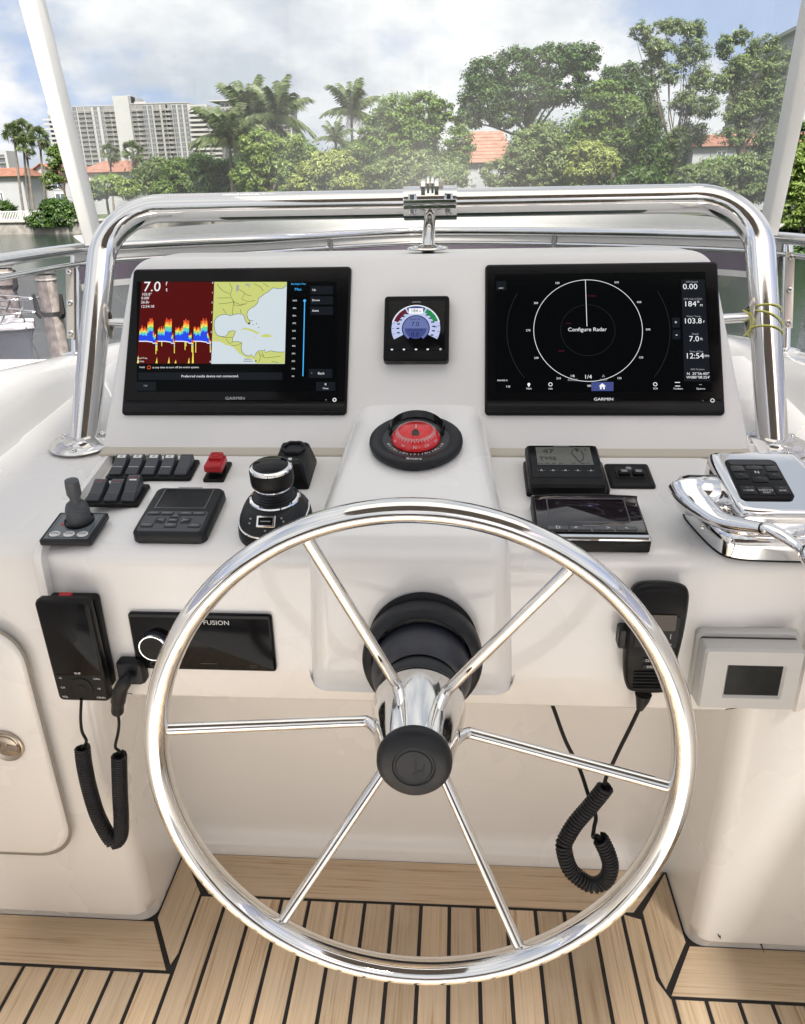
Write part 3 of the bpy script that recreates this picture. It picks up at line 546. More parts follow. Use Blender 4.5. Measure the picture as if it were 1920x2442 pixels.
for k, (u_, v_, du, dv, Db, mt) in enumerate(((560, 420, 70, 46, 104, F_dark), (700, 400, 70, 60, 100, F_mid), (850, 395, 70, 64, 100, F_dark), (985, 380, 70, 76, 99, F_dark), (1090, 420, 60, 50, 101, F_mid), (1290, 370, 80, 90, 99, F_dark), (1400, 360, 80, 100, 98, F_mid), (1500, 350, 70, 100, 97, F_dark), (1610, 390, 70, 74, 96, F_dark), (1730, 420, 80, 50, 88, F_mid), (1850, 415, 70, 60, 86, F_dark))):
    tree('backing_tree', 'leafy tree in the back row '+bl_[k], 'tree', Db, [(u_, v_, du, dv), (u_-40, v_+20, du*.7, dv*.6), (u_+40, v_+16, du*.7, dv*.6)], mt, 9000, .26, .7, group='backing trees on the far bank', spread=.28, shell=.3)
# backing scrub so the bank reads as closed vegetation between the trees
scr_pts = []; 
for k in range(420):
    u = rng.uniform(330, 1860); D_ = rng.uniform(96, 112); c = atY(u, rng.uniform(395, 470), D_); scr_pts.append(c)
cc_ = np.array(scr_pts); pts = (cc_[:, None, :]+rng.normal(size=(len(cc_), 45, 3))*np.array((1.2, .8, .8))).reshape(-1, 3); pts[:, 2] = np.maximum(pts[:, 2], GZ+.1)
o = leaf_mesh('undergrowth', pts, rng.normal(size=pts.shape)*.6+np.array((0, -.2, .8)), .3, .7, F_dark, None); tag(o, 'dense dark undergrowth behind the trees on the far bank', None, None, 'stuff')

# far wood on the opposite bank behind the camera (seen mirrored in the stainless)
kw = 700; cw = np.stack([rng.uniform(-150, 150, kw), rng.uniform(-85, -68, kw), rng.uniform(-2.5, 11, kw)*rng.uniform(.5, 1, kw)], 1)
pts = (cw[:, None, :]+rng.normal(size=(kw, 16, 3))*np.array((2.2, 1.5, 1.2))).reshape(-1, 3); pts[:, 2] = np.maximum(pts[:, 2], WZ+.2)
o = leaf_mesh('far_wood', pts, rng.normal(size=pts.shape)+np.array((0, 1., .8)), 1.5, .8, F_dark, None); tag(o, 'dark wood on the bank behind the boat, mirrored in the stainless rails', None, None, 'stuff')
# ---- dock pilings and neighbouring boat ----------------------------------------------------
pile_m = pbr('weathered_piling', (.26, .225, .205), .9, var=(7, .55, 1.35), bump=(14, .6, .01)); cleat_m = pbr('rusty_black_iron', (.02, .018, .018), .6)
def piling(label, u, D, vtop, rr, vcl):
    c = atY(u, vtop, D); p = thing('dock_piling', label, 'piling', Matrix.Translation((float(c[0]), D, WZ)), 'dock pilings'); zt = float(c[2])-WZ; zc2 = float(atY(u, vcl, D)[2])-WZ
    mb = MB(); lps = []
    for k in range(12):
        z = -1.0+(zt+1.0)*k/11; r_ = rr*(1.08-.10*k/11); lps.append([(r_*(1+.035*math.sin(3*j+k))*math.cos(2*PI*j/22), r_*(1+.035*math.sin(3*j+k))*math.sin(2*PI*j/22), z) for j in range(22)])
    mb.loft(lps, True, True); mb.build('post', pile_m, p)
    MB().lathe([(0, .0), (rr*1.12, 0), (rr*1.14, .03), (rr*1.05, .05), (0, .075)], 24, M=Matrix.Translation((0, 0, zt+.045))).build('cap', pbr('grey_cap', (.22, .18, .18), .6), p)
    MB().lathe([(rr*1.0, -.02), (rr*1.05, -.03), (rr*1.05, .0), (rr*1.0, .0)], 24, M=Matrix.Translation((0, 0, zt-.06))).build('cap_band', pbr('pale_band', (.45, .43, .40), .7), p)
    MB().lathe([(rr*1.02, -.03), (rr*1.09, -.03), (rr*1.09, .03), (rr*1.02, .03)], 24, M=Matrix.Translation((0, 0, zc2))).build('iron_band', cleat_m, p)
    for s in (-1, 1):
        mb = MB(); mb.tube([(s*rr*1.05, -.05, -.05), (s*rr*1.35, -.08, .0), (s*rr*1.5, -.08, .35)], [.07, .055, .03], 8, M=Matrix.Translation((0, 0, zc2))); mb.build('line_hook', cleat_m, p)
piling('grey wooden piling with a flat cap and black line hooks, whole width in view', 108, 13.2, 655, .175, 746)
piling('second grey wooden piling cut by the left edge of the photo', 6, 16.0, 640, .20, 682)
nb = thing('motor_boat', 'white motor boat bow with a stainless pulpit rail behind the piling', 'boat', Matrix.Translation((float(atY(86, 782, 15.)[0]), 15., WZ)))
zd = float(atY(86, 782, 15.)[2])-WZ; hullm = pbr('boat_white', (.68, .68, .69), .25, coat=.4); hullg = pbr('boat_grey_hull', (.20, .22, .26), .2, coat=.5)
def hull_sec(x, zoff=0):     # x metres aft of the stem (towards -X), half breadth
    return min(1.55, 1.55*(1-math.exp(-x*.75)))
dk = MB(); lps = []
for x in (0.02, .15, .4, .8, 1.3, 2., 3., 4.5, 6.):
    hw = hull_sec(x); zt = zd+.02*x-.005*x*x*.5; lps.append([(-x, -hw*.97, zt), (-x, -hw, zt+.05), (-x, -hw*.8, zt+.10), (-x, 0, zt+.20), (-x, hw*.8, zt+.10), (-x, hw, zt+.05), (-x, hw*.97, zt)])
dk.loft(lps, False, False, closed=False); dk.build('deck', hullm, nb, ang=60)
hl = MB(); lps = []
for x in (0.02, .15, .4, .8, 1.3, 2., 3., 4.5, 6.):
    hw = hull_sec(x); zt = zd+.02*x-.005*x*x*.5; k_ = .25+.5*min(1, x/3); lps.append([(-x, -hw*.99, zt+.03), (-x-.1, -hw*.9, zt-.16), (-x-.35*(1-min(1, x/4)), -hw*k_, .5), (-x-.9*(1-min(1, x/5)), 0, -.35), (-x-.35*(1-min(1, x/4)), hw*k_, .5), (-x-.1, hw*.9, zt-.16), (-x, hw*.99, zt+.03)])
hl.loft(lps, False, False, closed=False); hl.build('hull', hullg, nb, ang=60)
rl = MB(); rl.loft([[(-x, s*hull_sec(x)*1.01, zd+.02*x-.0025*x*x+.02+dz_) for dz_ in (0, .05)] for s in (-1,) for x in (0.02, .4, .8, 1.3, 2, 3, 4.5, 6)], False, False, closed=False); rl.build('rub_rail', hullm, nb)
prl = MB()
for zz, sc_ in ((.62, 1.0), (.34, .92)):
    P = [(-x, -hull_sec(x)*.92, zd+zz-.02*x) for x in (6, 4, 2.5, 1.4, .7, .25)]+[(.12, -.12, zd+zz), (.16, 0, zd+zz), (.12, .12, zd+zz)]+[(-x, hull_sec(x)*.92, zd+zz-.02*x) for x in (.25, .7, 1.4, 2.5, 4, 6)]
    prl.tube(pts_bezier(P, 4), .022, 7)
for x in (.35, 1.2, 2.4, 3.8):
    for s in (-1, 1): prl.tube([(-x-.25, s*hull_sec(x)*.9, zd+.08), (-x+.1, s*hull_sec(x)*.92, zd+.62)], .018, 6)
prl.build('pulpit_rail', chrome, nb, ang=60)
MB().box(-1.25, -.55, -.28, .28, zd+.14, zd+.26, b=.04).build('anchor_locker', hullm, nb)
ro = MB(); ro.tube(pts_bezier([(-.2, -.05, zd+.22), (-.05, -.25, zd-.1), (.9, -1.3, .6), (1.6, -2.0, -.2)], 6), .014, 6); ro.build('mooring_line', pbr('dark_rope', (.03, .03, .032), .8), nb)
# ================================================================== BOAT STRUCTURE
# ---- deck: black caulk bed with single teak planks
deck = MB().poly([(-1.6, -3.4, -.0022), (1.6, -3.4, -.0022), (1.6, .35, -.0022), (-1.6, .35, -.0022)]).build('deck', caulk, smooth=False); tag(deck, kind='structure')
ad = MB().poly([(-1.6, -3.4, .0), (1.6, -3.4, .0), (1.6, -1.056, .0), (-1.6, -1.056, .0)]).build('bounce_deck', gel_face, smooth=False); tag(ad, kind='structure')  # unseen pale deck in place of teak, added to bounce neutral light
PITCH_X, PX0, GAP = .0527, .0095, .0068
def plank_mesh(outline, long_axis='y'):
    mb = MB(); n = len(outline)
    cxm = sum(p[0] for p in outline)/n; cym = sum(p[1] for p in outline)/n
    def ins(d, z):
        return [(x-(d if x > cxm else -d), y-(d if y > cym else -d), z) for x, y in outline]
    mb.loft([ins(0, -.006), ins(0, -.0008), ins(.0008, 0)], False, True)
    return mb
def put_plank(outline, rot=False):
    cxm = sum(p[0] for p in outline)/len(outline); cym = sum(p[1] for p in outline)/len(outline)
    loc = [(x-cxm, y-cym) for x, y in outline]
    if rot: loc = [(y, -x) for x, y in loc]                 # grain runs along local Y
    ob = plank_mesh(loc).build('plank', teak, deck, smooth=False)
    ob.location = (cxm, cym, random.uniform(-.0003, .0003))
    if rot: ob.rotation_euler = (0, 0, R(90))
    return ob
XL, XR, SF, SM = -.411, .414, -.272, -.114       # side seams, front seam, middle seam
g = GAP/2
for k in range(-26, 26):
    a, b_ = PX0+k*PITCH_X+g, PX0+(k+1)*PITCH_X-g
    yb = -1.05
    if b_ < XL-.002 or a > XR+.002: put_plank([(a, yb), (b_, yb), (b_, SF-g), (a, SF-g)])
    elif a < XL:
        put_plank([(a, yb), (b_, yb), (b_, SM-g), (XL+.016, SM-g), (XL+g, SM-.03), (XL+g, SF+.03), (XL-.012, SF-.002), (a, SF-g)])
    elif b_ > XR:
        put_plank([(a, yb), (b_, yb), (b_, SF-g), (XR+.012, SF-.002), (XR-g, SF+.03), (XR-g, SM-.012), (a, SM-g)])
    else: put_plank([(a, yb), (b_, yb), (b_, SM-g), (a, SM-g)])
put_plank([(XL+g+.01, SM+g), (XR-g-.01, SM+g), (.476, -.017), (-.474, -.017)], True)            # board under the knee panel
put_plank([(-.476, -.168), (XL-g-.006, SF+.014), (XL-g, SF+.036), (XL-g, SM+.004), (-.476, -.02)])      # left side board
put_plank([(XR+g, SM+.004), (XR+g, SF+.036), (XR+g+.006, SF+.014), (.479, -.168), (.479, -.02)])
put_plank([(-1.2, SF+g), (XL-.014, SF+g), (-.481, -.176), (-1.2, -.176)], True)                 # front boards
put_plank([(XR+.016, SF+g), (1.2, SF+g), (1.2, -.176), (.484, -.176)], True)

# ---- cockpit bulkhead / counters / coaming (one moulding) --------------------------------
RAILP = [(-.86, -1.6), (-.85, -.7), (-.84, -.1), (-.828, .33), (-.80, .67), (-.68, .80), (-.44, .93), (-.2, 1.13), (-.03, 1.20), (.2, 1.14), (.45, 1.0), (.62, .88), (.765, .70), (.80, .36), (.815, -.1), (.83, -.7), (.84, -1.6)]
RAILC = pts_bezier([(x, y, 0) for x, y in RAILP], 8)
def rail_at(i): return RAILC[i]
nR = len(RAILC)
def outward(i):
    t = (RAILC[min(i+1, nR-1)]-RAILC[max(i-1, 0)]).normalized(); return Vector((-t.y, t.x, 0))
def railz(p): return 1.12
def copz(p):      # coaming cap height under the rail
    return .892 if p.y > .6 else .892+.03*min(1, (.6-p.y)/.35)
coam = MB(); loops = []
for i in range(nR):
    p = RAILC[i]; n = outward(i); z = copz(p)
    loops.append([tuple(p+n*d+Vector((0, 0, zz))) for d, zz in ((-.115, z-.17), (-.10, z-.09), (-.085, z-.035), (-.07, z-.012), (-.055, z-.003), (-.02, z), (.022, z-.002), (.036, z-.016), (.06, z-.3), (.10, z-1.6))])
coam.loft(loops, False, False, closed=False)
co = coam.build('cockpit_coaming', gel, ang=60); tag(co, 'white moulded coaming running round the bow side of the flybridge under the stainless rail', 'coaming')
# counters beside the console (sloping) + front edge roll + bulkhead below
def ctz(y): return .7815+.108*(y+.24)
def counter(name, x0, x1, label, door=False):
    mb = MB()
    prof = [(.62, ctz(.62)), (.36, ctz(.36)), (.16, ctz(.16)), (.145, ctz(.145)-.0035), (.0, ctz(0)-.002), (-.15, ctz(-.15)-.002)]
    for k in range(7):
        a = R(90*k/6); prof.append((-.172-.036*math.sin(a), ctz(-.19)-.036+.036*math.cos(a)-.003))
    prof += [(-.209, .6), (-.205, .35), (-.196, .06), (-.193, .035), (-.181, .03), (-.176, .026), (-.173, -.004)]
    mb.loft([[(x, y, z) for y, z in prof] for x in np.linspace(x0, x1, 3)], False, False, closed=False)
    return prof
def bulk(name, x0, x1, xin, label, r=.03):
    """bulkhead from the cockpit side in to xin (rounded inner edge, then back to the knee panel)"""
    prof = counter(name, x0, x1, label); mb = MB()
    s = 1 if xin > x0 else -1
    stations = [(x0, 0)]
    xs = [(x0, 0.), (xin-s*r, 0.)]
    for k in range(1, 7):
        a = R(90*k/6); xs.append((xin-s*r+s*r*math.sin(a), r*(1-math.cos(a))))
    loops = [[(x, y+dy*(1 if y < -.15 else 0), z) for y, z in prof] for x, dy in xs]
    mb.loft(loops, False, False, closed=False)
    # inner side wall of the knee recess
    base = [(p[1]+r, p[2]) for p in [(0, *q) for q in prof] if p[1] < -.2 or p[2] < .7]
    base = [(y+r, z) for y, z in prof if z < .7]
    loops2 = [[(xin, y, z) for y, z in base], [(xin, .02, z) for y, z in base]]
    mb.loft(loops2, False, False, closed=False)
    o = mb.build(name, gel, ang=50); return o
bl = bulk('port_bulkhead', -1.3, None or -.9, -.48, ''); tag(bl, 'white moulded side counter and bulkhead left of the console, with the rounded locker door', 'bulkhead')
br = bulk('starboard_bulkhead', 1.3, 1.3, .483, ''); tag(br, 'white moulded side counter and bulkhead right of the console under the throttle', 'bulkhead')
# knee panel
kn = MB(); kp = [(.004, .60), (.006, .30), (.004, .07), (.001, .045), (-.010, .030), (-.0145, .022), (-.0155, -.004)]
kn.loft([[(x, y, z) for y, z in kp] for x in (-.485, -.2, .2, .488)], False, False, closed=False)
kno = kn.build('knee_panel', gel, ang=50); tag(kno, 'recessed white knee panel below the console behind the steering wheel', 'panel')
sf = MB()
for x, z, a, b_ in ((.522, .052, .006, .0025), (.519, .056, .0025, .0045), (.70, .05, .003, .002), (.60, .02, .002, .0015)): sf.lathe([(0, 0), (1, -.02)], 8, M=frame((0, -.1985, 0), R(93), x, z, .0012) @ Matrix.Scale(a, 4, (1, 0, 0)) @ Matrix.Scale(b_, 4, (0, 1, 0)))
sf.build('scuff_mark', pbr('scuff_black', (.03, .03, .03), .7), br, smooth=False)
# door in the port bulkhead
def bulkY(z): return -.209+ (.6-z)*.018 if z < .6 else -.209
door = thing('locker_door', 'white rounded locker door with a round metal latch in the left bulkhead', 'door', frame((0, -.2045, 0), R(91.2)))
dm = MB(); dm.slab(.52, .455, [(-.006, .004), (.004, 0), (.0085, .003), (.010, .008)], .065, x=-.835, y=.4265, seg=10)
dm.build('door_panel', gel, door, ang=40)
gm = MB(); gm.loft([rrect(.532, .467, .07, .0052, -.835, .4265, 10), rrect(.520, .455, .065, .0046, -.835, .4265, 10)], False, False)
gm.build('door_gap', pbr('shadow_seal', (.25, .23, .20), .8), door)
la = MB(); la.lathe([(.0, .0125), (.017, .0125), (.0185, .0118), (.019, .010), (.021, .0095), (.0265, .0135), (.0285, .0125), (.029, .0095), (.029, .008)], 40, M=Matrix.Translation((-.637, .437, .002)))
lo = la.build('latch', pbr('worn_nickel', (.46, .41, .35), .28, 1.), door)
lb = MB(); lb.box(-.020, .001, -.010, .010, .0102, .0135, b=.001, M=Matrix.Translation((-.637, .437, .002)) @ Matrix.Rotation(R(-12), 4, 'Z')); lb.box(.002, .020, -.006, .006, .0102, .0142, b=.001, M=Matrix.Translation((-.637, .437, .002)) @ Matrix.Rotation(R(-12), 4, 'Z')); lb.lathe([(0, .016), (.003, .016), (.0036, .0105)], 12, M=Matrix.Translation((-.646, .439, .002)))
lb.build('latch_handle', pbr('dull_steel', (.30, .27, .24), .35, 1.), lo)

# unseen top, its canvas and panel split added to shape light and reflections
def canvas_mat(nm='white_canvas', mixf=.38, dc=(.80, .785, .75, 1)):
    m = bpy.data.materials.new(nm); m.use_nodes = True; t = m.node_tree; b = t.nodes['Principled BSDF']; b.inputs['Base Color'].default_value = dc; b.inputs['Roughness'].default_value = .9
    tr = t.nodes.new('ShaderNodeBsdfTranslucent'); tr.inputs[0].default_value = (.90, .88, .85, 1); mx_ = t.nodes.new('ShaderNodeMixShader'); mx_.inputs[0].default_value = mixf
    t.links.new(b.outputs[0], mx_.inputs[1]); t.links.new(tr.outputs[0], mx_.inputs[2]); t.links.new(mx_.outputs[0], t.nodes['Material Output'].inputs[0]); return m
hto = thing('added_top', 'unseen top added over the helm, its canvas and dark panel shaped for light and reflections', 'added top')
ht = MB(); ht.loft([[(x, y, 2.21+.07*math.cos((x-.20)/.82*1.4)) for y in np.linspace(-.52, .42, 5)] for x in np.linspace(-.62, 1.02, 13)], False, False, closed=False); ht.build('canvas', canvas_mat(), hto, ang=80)  # translucent front sheet added to pass soft light onto the dash
hl_ = MB(); hl_.loft([[(x, y, z_+.07*math.cos((x-.20)/.82*1.4)) for y, z_ in ((-.53, 2.21), (-1.2, 2.205), (-1.7, 2.205), (-2.02, 2.20), (-2.02, 2.25), (-1.2, 2.26), (-.53, 2.25))] for x in np.linspace(-.62, 1.02, 13)], True, True); hl_.build('shade_panel', pbr('taupe_shade_panel', (.16, .135, .12), .7), hto, ang=60)  # opaque dark panel added to dim the fascia and darken the steel
for y in (.40, -.53, -2.0): MB().tube([(x, y, 2.195+.07*math.cos((x-.20)/.82*1.4)) for x in np.linspace(-.62, 1.02, 13)], .0125, 10).build('bow', chrome, hto, ang=60)
st_ = thing('settee', 'unseen long dark brown settee added across the back of the flybridge to darken reflections', 'settee', Matrix.Translation((0, -2.9, 0)))  # unseen, added as a dark reflection for the steel
brn = pbr('brown_vinyl', (.10, .062, .048), .5, bump=(150, .2, .001))
MB().box(-1.5, 1.5, -.1, .5, 0, .40, b=.02).build('settee_base', gel, st_); 
for k in range(3): MB().slab(.97, .56, [(.402, .03), (.43, 0), (.50, 0), (.54, .04)], .06, x=-1.0+k, y=.2).build('cushion', brn, st_); MB().slab(.97, .14, [(.56, .03), (.60, 0), (.95, 0), (1.0, .04)], .05, x=-1.0+k, y=-.02).build('backrest', brn, st_)
# ---- console -----------------------------------------------------------------------------
con = thing('helm_console', 'white helm console with two big screens, a sloping dash and a bulged centre', 'console', Matrix.Translation((0, 0, 0)))
DS = .053/.26
prof = [(.075, .787+.315*DS), (.02, .84), (-.06, .787+.18*DS), (-.14, .787+.10*DS), (-.19, .787+.05*DS)]
for k in range(9):
    a = R(12+ (90-12)*k/8); r = .03; prof.append((FY+r-r*math.sin(a), .787+.03*DS-r-.001+r*math.cos(a)+.001))
prof += [(FY, .68), (FY, .60)]
for k in range(1, 6):
    a = R(90*k/5); r = .010; prof.append((FY+r-r*math.cos(a), .556-r*math.sin(a)))
prof += [(-.12, .546), (.0, .546), (.075, .546)]
def off(pf, d):
    o = []; k = len(pf)
    for i in range(k):
        a, b = pf[i-1], pf[(i+1) % k]; t = Vector((b[0]-a[0], b[1]-a[1])).normalized(); o.append((pf[i][0]-(-t.y)*(-d)*-1 if False else pf[i][0]+t.y*d*-1, pf[i][1]+t.x*d))
    return o
# orientation: going from back/top forward and down; inward normal = rotate tangent
def inset(pf, d):
    o = []; k = len(pf)
    for i in range(k):
        a, b = pf[i-1], pf[(i+1) % k]; t = Vector((b[0]-a[0], b[1]-a[1])).normalized(); nrm = Vector((-t.y, t.x))
        o.append((pf[i][0]+nrm.x*d, pf[i][1]+nrm.y*d))
    return o
area = sum(prof[i-1][0]*prof[i][1]-prof[i][0]*prof[i-1][1] for i in range(len(prof)))
sg = 1 if area > 0 else -1
X0, X1, RR = -.526, .566, .022
lp = []
for k in range(6):
    a = R(90*k/5); lp.append([(X0+RR*(1-math.sin(a)), y, z) for y, z in inset(prof, sg*RR*(1-math.cos(a))*.999)][:])
for x in np.linspace(X0+RR, X1-RR, 12)[1:-1]: lp.append([(x, y, z) for y, z in prof])
for k in range(6):
    a = R(90*(5-k)/5); lp.append([(X1-RR*(1-math.sin(a)), y, z) for y, z in inset(prof, sg*RR*(1-math.cos(a))*.999)])
cb = MB().loft(lp, True, True); cbo = cb.build('console_body', gel, con, ang=50)
# fascia with rounded top corners (trapezoid), bottom lip
def fas_outline(ins, z):
    q = [(-.530, -.088, .006), (.538, -.084, .006), (.489, .292, .045), (-.502, .292, .045)]
    pts = []; k = len(q)
    for i in range(k):
        p = Vector(q[i][:2]); a = Vector(q[i-1][:2]); b = Vector(q[(i+1) % k][:2]); r = q[i][2]
        u = (a-p).normalized(); v_ = (b-p).normalized(); ang = u.angle(v_); t = r/math.tan(ang/2); bis = (u+v_).normalized(); c = p+bis*(r/math.sin(ang/2))
        s_ = p+u*t; e_ = p+v_*t; a0 = math.atan2(s_.y-c.y, s_.x-c.x); a1 = math.atan2(e_.y-c.y, e_.x-c.x)
        while a1 < a0: a1 += 2*PI
        for j in range(9): th = a0+(a1-a0)*j/8; pts.append((c.x+(r-ins if r > ins else .001)*math.cos(th)+ (0), c.y+(r-ins if r > ins else .001)*math.sin(th), z))
    if ins:
        pts = [(x, y, z) for x, y, z in pts]
    return pts
def shrink(pts, d):
    k = len(pts); o = []
    for i in range(k):
        t = Vector(pts[(i+1) % k][:2])-Vector(pts[i-1][:2]); t.normalize(); o.append((pts[i][0]-t.y*d, pts[i][1]+t.x*d, pts[i][2]))
    return o
base = fas_outline(0, 0)
def layer(z, d): return shrink([(x, y, z) for x, y, _ in base], d)
def back(l, d): return [(x, y+.535*d, z-.845*d) for x, y, z in l]
fm_ = MB().loft([back(layer(-.022, .002), .13), back(layer(-.022, 0), .01), layer(-.022, .000), layer(-.0185, .0012), layer(-.0135, .0045), layer(-.010, .010), layer(-.008, .018)], True, True, M=FAS(0, 0))
fas = fm_.build('fascia', gel_face, con, ang=40)
rb = MB().box(-.522, .532, -.10, -.0632, -.19, -.0135, M=FAS(0, 0)); rb.build('fascia_plinth', gel, con)
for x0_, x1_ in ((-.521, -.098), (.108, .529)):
    sb_ = MB(); sb_.box(x0_, x1_, .258, .284, -.002, .0032, b=.0015, M=DASH(0, 0)); sb_.build('gap_shade_strip', pbr('beige_gap_shade', (.50, .455, .38), .6), con)  # beige strip put in for the shaded gap under the fascia
# centre bulge (binnacle)
A = Vector((0, .075, .9075)); B = Vector((0, -.226, .8245)); HS = math.atan2(A.z-B.z, A.y-B.y)
path = [A+(A-B).normalized()*.02, A, A.lerp(B, .33), A.lerp(B, .66), B]
rr_ = .048; cc_ = B+Vector((0, math.sin(HS)*rr_, -math.cos(HS)*rr_))
for k in range(1, 9):
    a = HS+(R(88)-HS)*k/8; path.append(cc_+Vector((0, -math.sin(a)*rr_, math.cos(a)*rr_)))
path += [Vector((0, path[-1].y, .70)), Vector((0, path[-1].y+.001, .64)), Vector((0, path[-1].y+.003, .59))]
for k in range(1, 5): path.append(Vector((0, -.271+.03*k/4, .59-.017*math.sin(R(90*k/4)))))
hb = []
np_ = len(path); L_ = [0]
for i in range(1, np_): L_.append(L_[-1]+(path[i]-path[i-1]).length)
for i, p in enumerate(path):
    s = L_[i]/L_[-1]; hw = .100+ (.128-.100)*min(1, s/.55)+(.142-.128)*max(0, (s-.55)/.45)
    t = (path[min(i+1, np_-1)]-path[max(i-1, 0)]).normalized(); n = Vector((0, t.z, -t.y))
    rc = .026; dep = .06; sec = [(-hw-.010, -dep), (-hw-.004, -rc)]
    for k in range(1, 6):
        a = R(90*k/5); sec.append((-hw+rc-rc*math.cos(a) - .004*(1-k/5), -rc+rc*math.sin(a)))
    sec += [(-hw*.5, 0.0006), (0, .001), (hw*.5, .0006)]
    sec += [(-x, d) for x, d in sec[6::-1]]
    hb.append([tuple(p+Vector((x+.006, 0, 0))+n*d) for x, d in sec])
hm = MB().loft(hb, False, False, closed=False); hmo = hm.build('binnacle', gel, con, ang=50)
def HUMP(x, s, h=0): return frame((0, B.y, B.z), HS, x, s, h)

# ================================================================== GRAB RAIL
gr = thing('grab_rail', 'thick polished stainless grab rail arching over the console', 'grab rail')
FY0, FZ0 = .131, .820; TY, TZ = .381, 1.209; RX = .604
vdir = Vector((0, TY-FY0, TZ-FZ0)).normalized(); Ltot = math.hypot(TY-FY0, TZ-FZ0)
def rp(x, s): return Vector((x, FY0, FZ0))+vdir*s
rb_ = .105; pth = [rp(-RX, 0), rp(-RX, .08), rp(-RX, .16), rp(-RX, Ltot-rb_)]
for k in range(1, 13):
    a = R(90*k/12); pth.append(rp(-RX+.008+rb_-rb_*math.cos(a)-.008*math.cos(a), Ltot-rb_+rb_*math.sin(a)))
for x in np.linspace(-.4, .4, 9): pth.append(rp(x, Ltot))
for k in range(13):
    a = R(90-90*k/12); pth.append(rp(RX-.008-rb_+rb_*math.cos(a)+.008*math.cos(a), Ltot-rb_+rb_*math.sin(a)))
pth += [rp(RX, .16), rp(RX, .08), rp(RX, 0)]
MB().tube(pth, .0252, 28).build('rail_tube', chrome, gr, ang=60)
ca = math.atan(.108)
for s in (-1, 1):
    fl = MB(); Mf = Matrix.Translation((s*RX, FY0-.004, ctz(FY0)+.001)) @ Matrix.Rotation(ca, 4, 'X')
    fl.lathe([(0, .0), (.056, 0), (.057, .002), (.054, .0045), (.040, .006), (.031, .0075), (.0275, .011), (.0262, .016), (.0, .016)], 40, M=Mf)
    fo = fl.build('rail_flange', chrome, gr)
    for a in (35, 155, 275):
        bm_ = MB(); bm_.lathe([(0, .0105), (.004, .0098), (.0065, .0072), (.0072, .0048), (.0072, .003)], 14, M=Mf @ Matrix.Translation((.045*math.cos(R(a)), .045*math.sin(R(a)), 0))); bm_.build('bolt', chrome, fo)
    # short strut to the console side
    st = MB(); p = rp(s*RX, .235); q = Vector((s*.50, p.y-.012, p.z-.004)); st.tube([p, q], .0085, 14); so = st.build('strut', chrome, gr)
    ov = MB(); ov.lathe([(.0, .0), (.017, 0), (.0165, .003), (.010, .0055), (.0092, .006)], 20, M=Matrix.Translation(p+Vector((-s*.0235, 0, 0))) @ Matrix.Rotation(R(-90*s), 4, 'Y') @ Matrix.Scale(2.0, 4, (1, 0, 0))); ov.build('strut_collar', steel, so)
# clamp at the top middle with post to the console top
ck = thing('rail_clamp', 'stainless hinge clamp bolted round the middle of the grab rail on a short post', 'clamp')
T0 = rp(.0155, Ltot); ex = Matrix.Translation(T0) @ Matrix.Rotation(R(90), 4, 'Y')
cm = MB(); cm.lathe([(.0256, -.049), (.0292, -.049), (.0297, -.047), (.0297, .047), (.0292, .049), (.0256, .049)], 36, M=ex); sleeve = cm.build('sleeve', chrome, ck, ang=30)
pl_ = MB(); pl_.box(-.048, .048, -.040, -.026, -.004, .0035, b=.001, M=Matrix.Translation(T0+Vector((0, 0, .004)))); pl_.box(-.048, .048, -.040, -.026, -.013, -.006, b=.001, M=Matrix.Translation(T0+Vector((0, 0, .004)))); pl_.build('clamp_ear', chrome, ck)
for x in (-.032, .034):
    b1 = MB(); b1.lathe([(0, .013), (.0062, .013), (.0075, .012), (.0075, .0035), (.0, .0035)], 6, M=Matrix.Translation(T0+Vector((x, -.033, .004)))); b1.build('bolt', chrome, ck, ang=20)
    b1 = MB(); b1.lathe([(0, -.024), (.004, -.023), (.0065, -.0205), (.0065, -.013), (.0, -.013)], 12, M=Matrix.Translation(T0+Vector((x, -.033, .004)))); b1.build('bolt', chrome, ck, ang=20)
def lug(x0, x1, h0, h1, y0=-.026, y1=.012, nm='hinge_plate', m=chrome):
    l = MB(); pts = [(y0, h0), (y1, h0), (y1, h1-.008)] + [((y0+y1)/2+(y1-y0)/2*math.cos(R(a)), h1-.012+.012*math.sin(R(a))) for a in (0, 45, 90, 135, 180)]
    l.loft([[(x, y, z) for y, z in pts] for x in (x0, x1)], True, True, M=Matrix.Translation(T0)); return l.build(nm, m, ck, ang=30)
lug(-.016, -.009, .004, .041); lug(.0085, .0155, .004, .041); lug(-.0055, -.0015, .012, .046, -.024, .010); lug(.0025, .0065, .012, .046, -.024, .010)
lug(-.009, .0085, .004, .016, -.026, .010, 'hinge_block', steel)
hp = MB(); hp.tube([T0+Vector((-.019, -.008, .032)), T0+Vector((.024, -.008, .032))], .0052, 14); hp.tube([T0+Vector((.0156, -.008, .032)), T0+Vector((.023, -.008, .032))], .0075, 8); hp.build('hinge_pin', steel, ck, ang=30)
topz = FP[2]+.292*math.sin(FA)-.018*math.cos(FA)*0
pbase = Vector((.0145, .235, 1.1415))
po = MB(); po.tube([pbase+Vector((0, .035, -.006)), Vector((.0145, T0.y-.006, T0.z-.02))], .0112, 18); po.build('clamp_post', chrome, ck, ang=60)
pf = MB(); pf.lathe([(0, 0), (.034, 0), (.036, .002), (.034, .004), (.02, .005), (.0135, .008), (.0, .008)], 32, M=Matrix.Translation(pbase+Vector((0, .028, -.0055))) ); pfo = pf.build('clamp_base', chrome, ck)
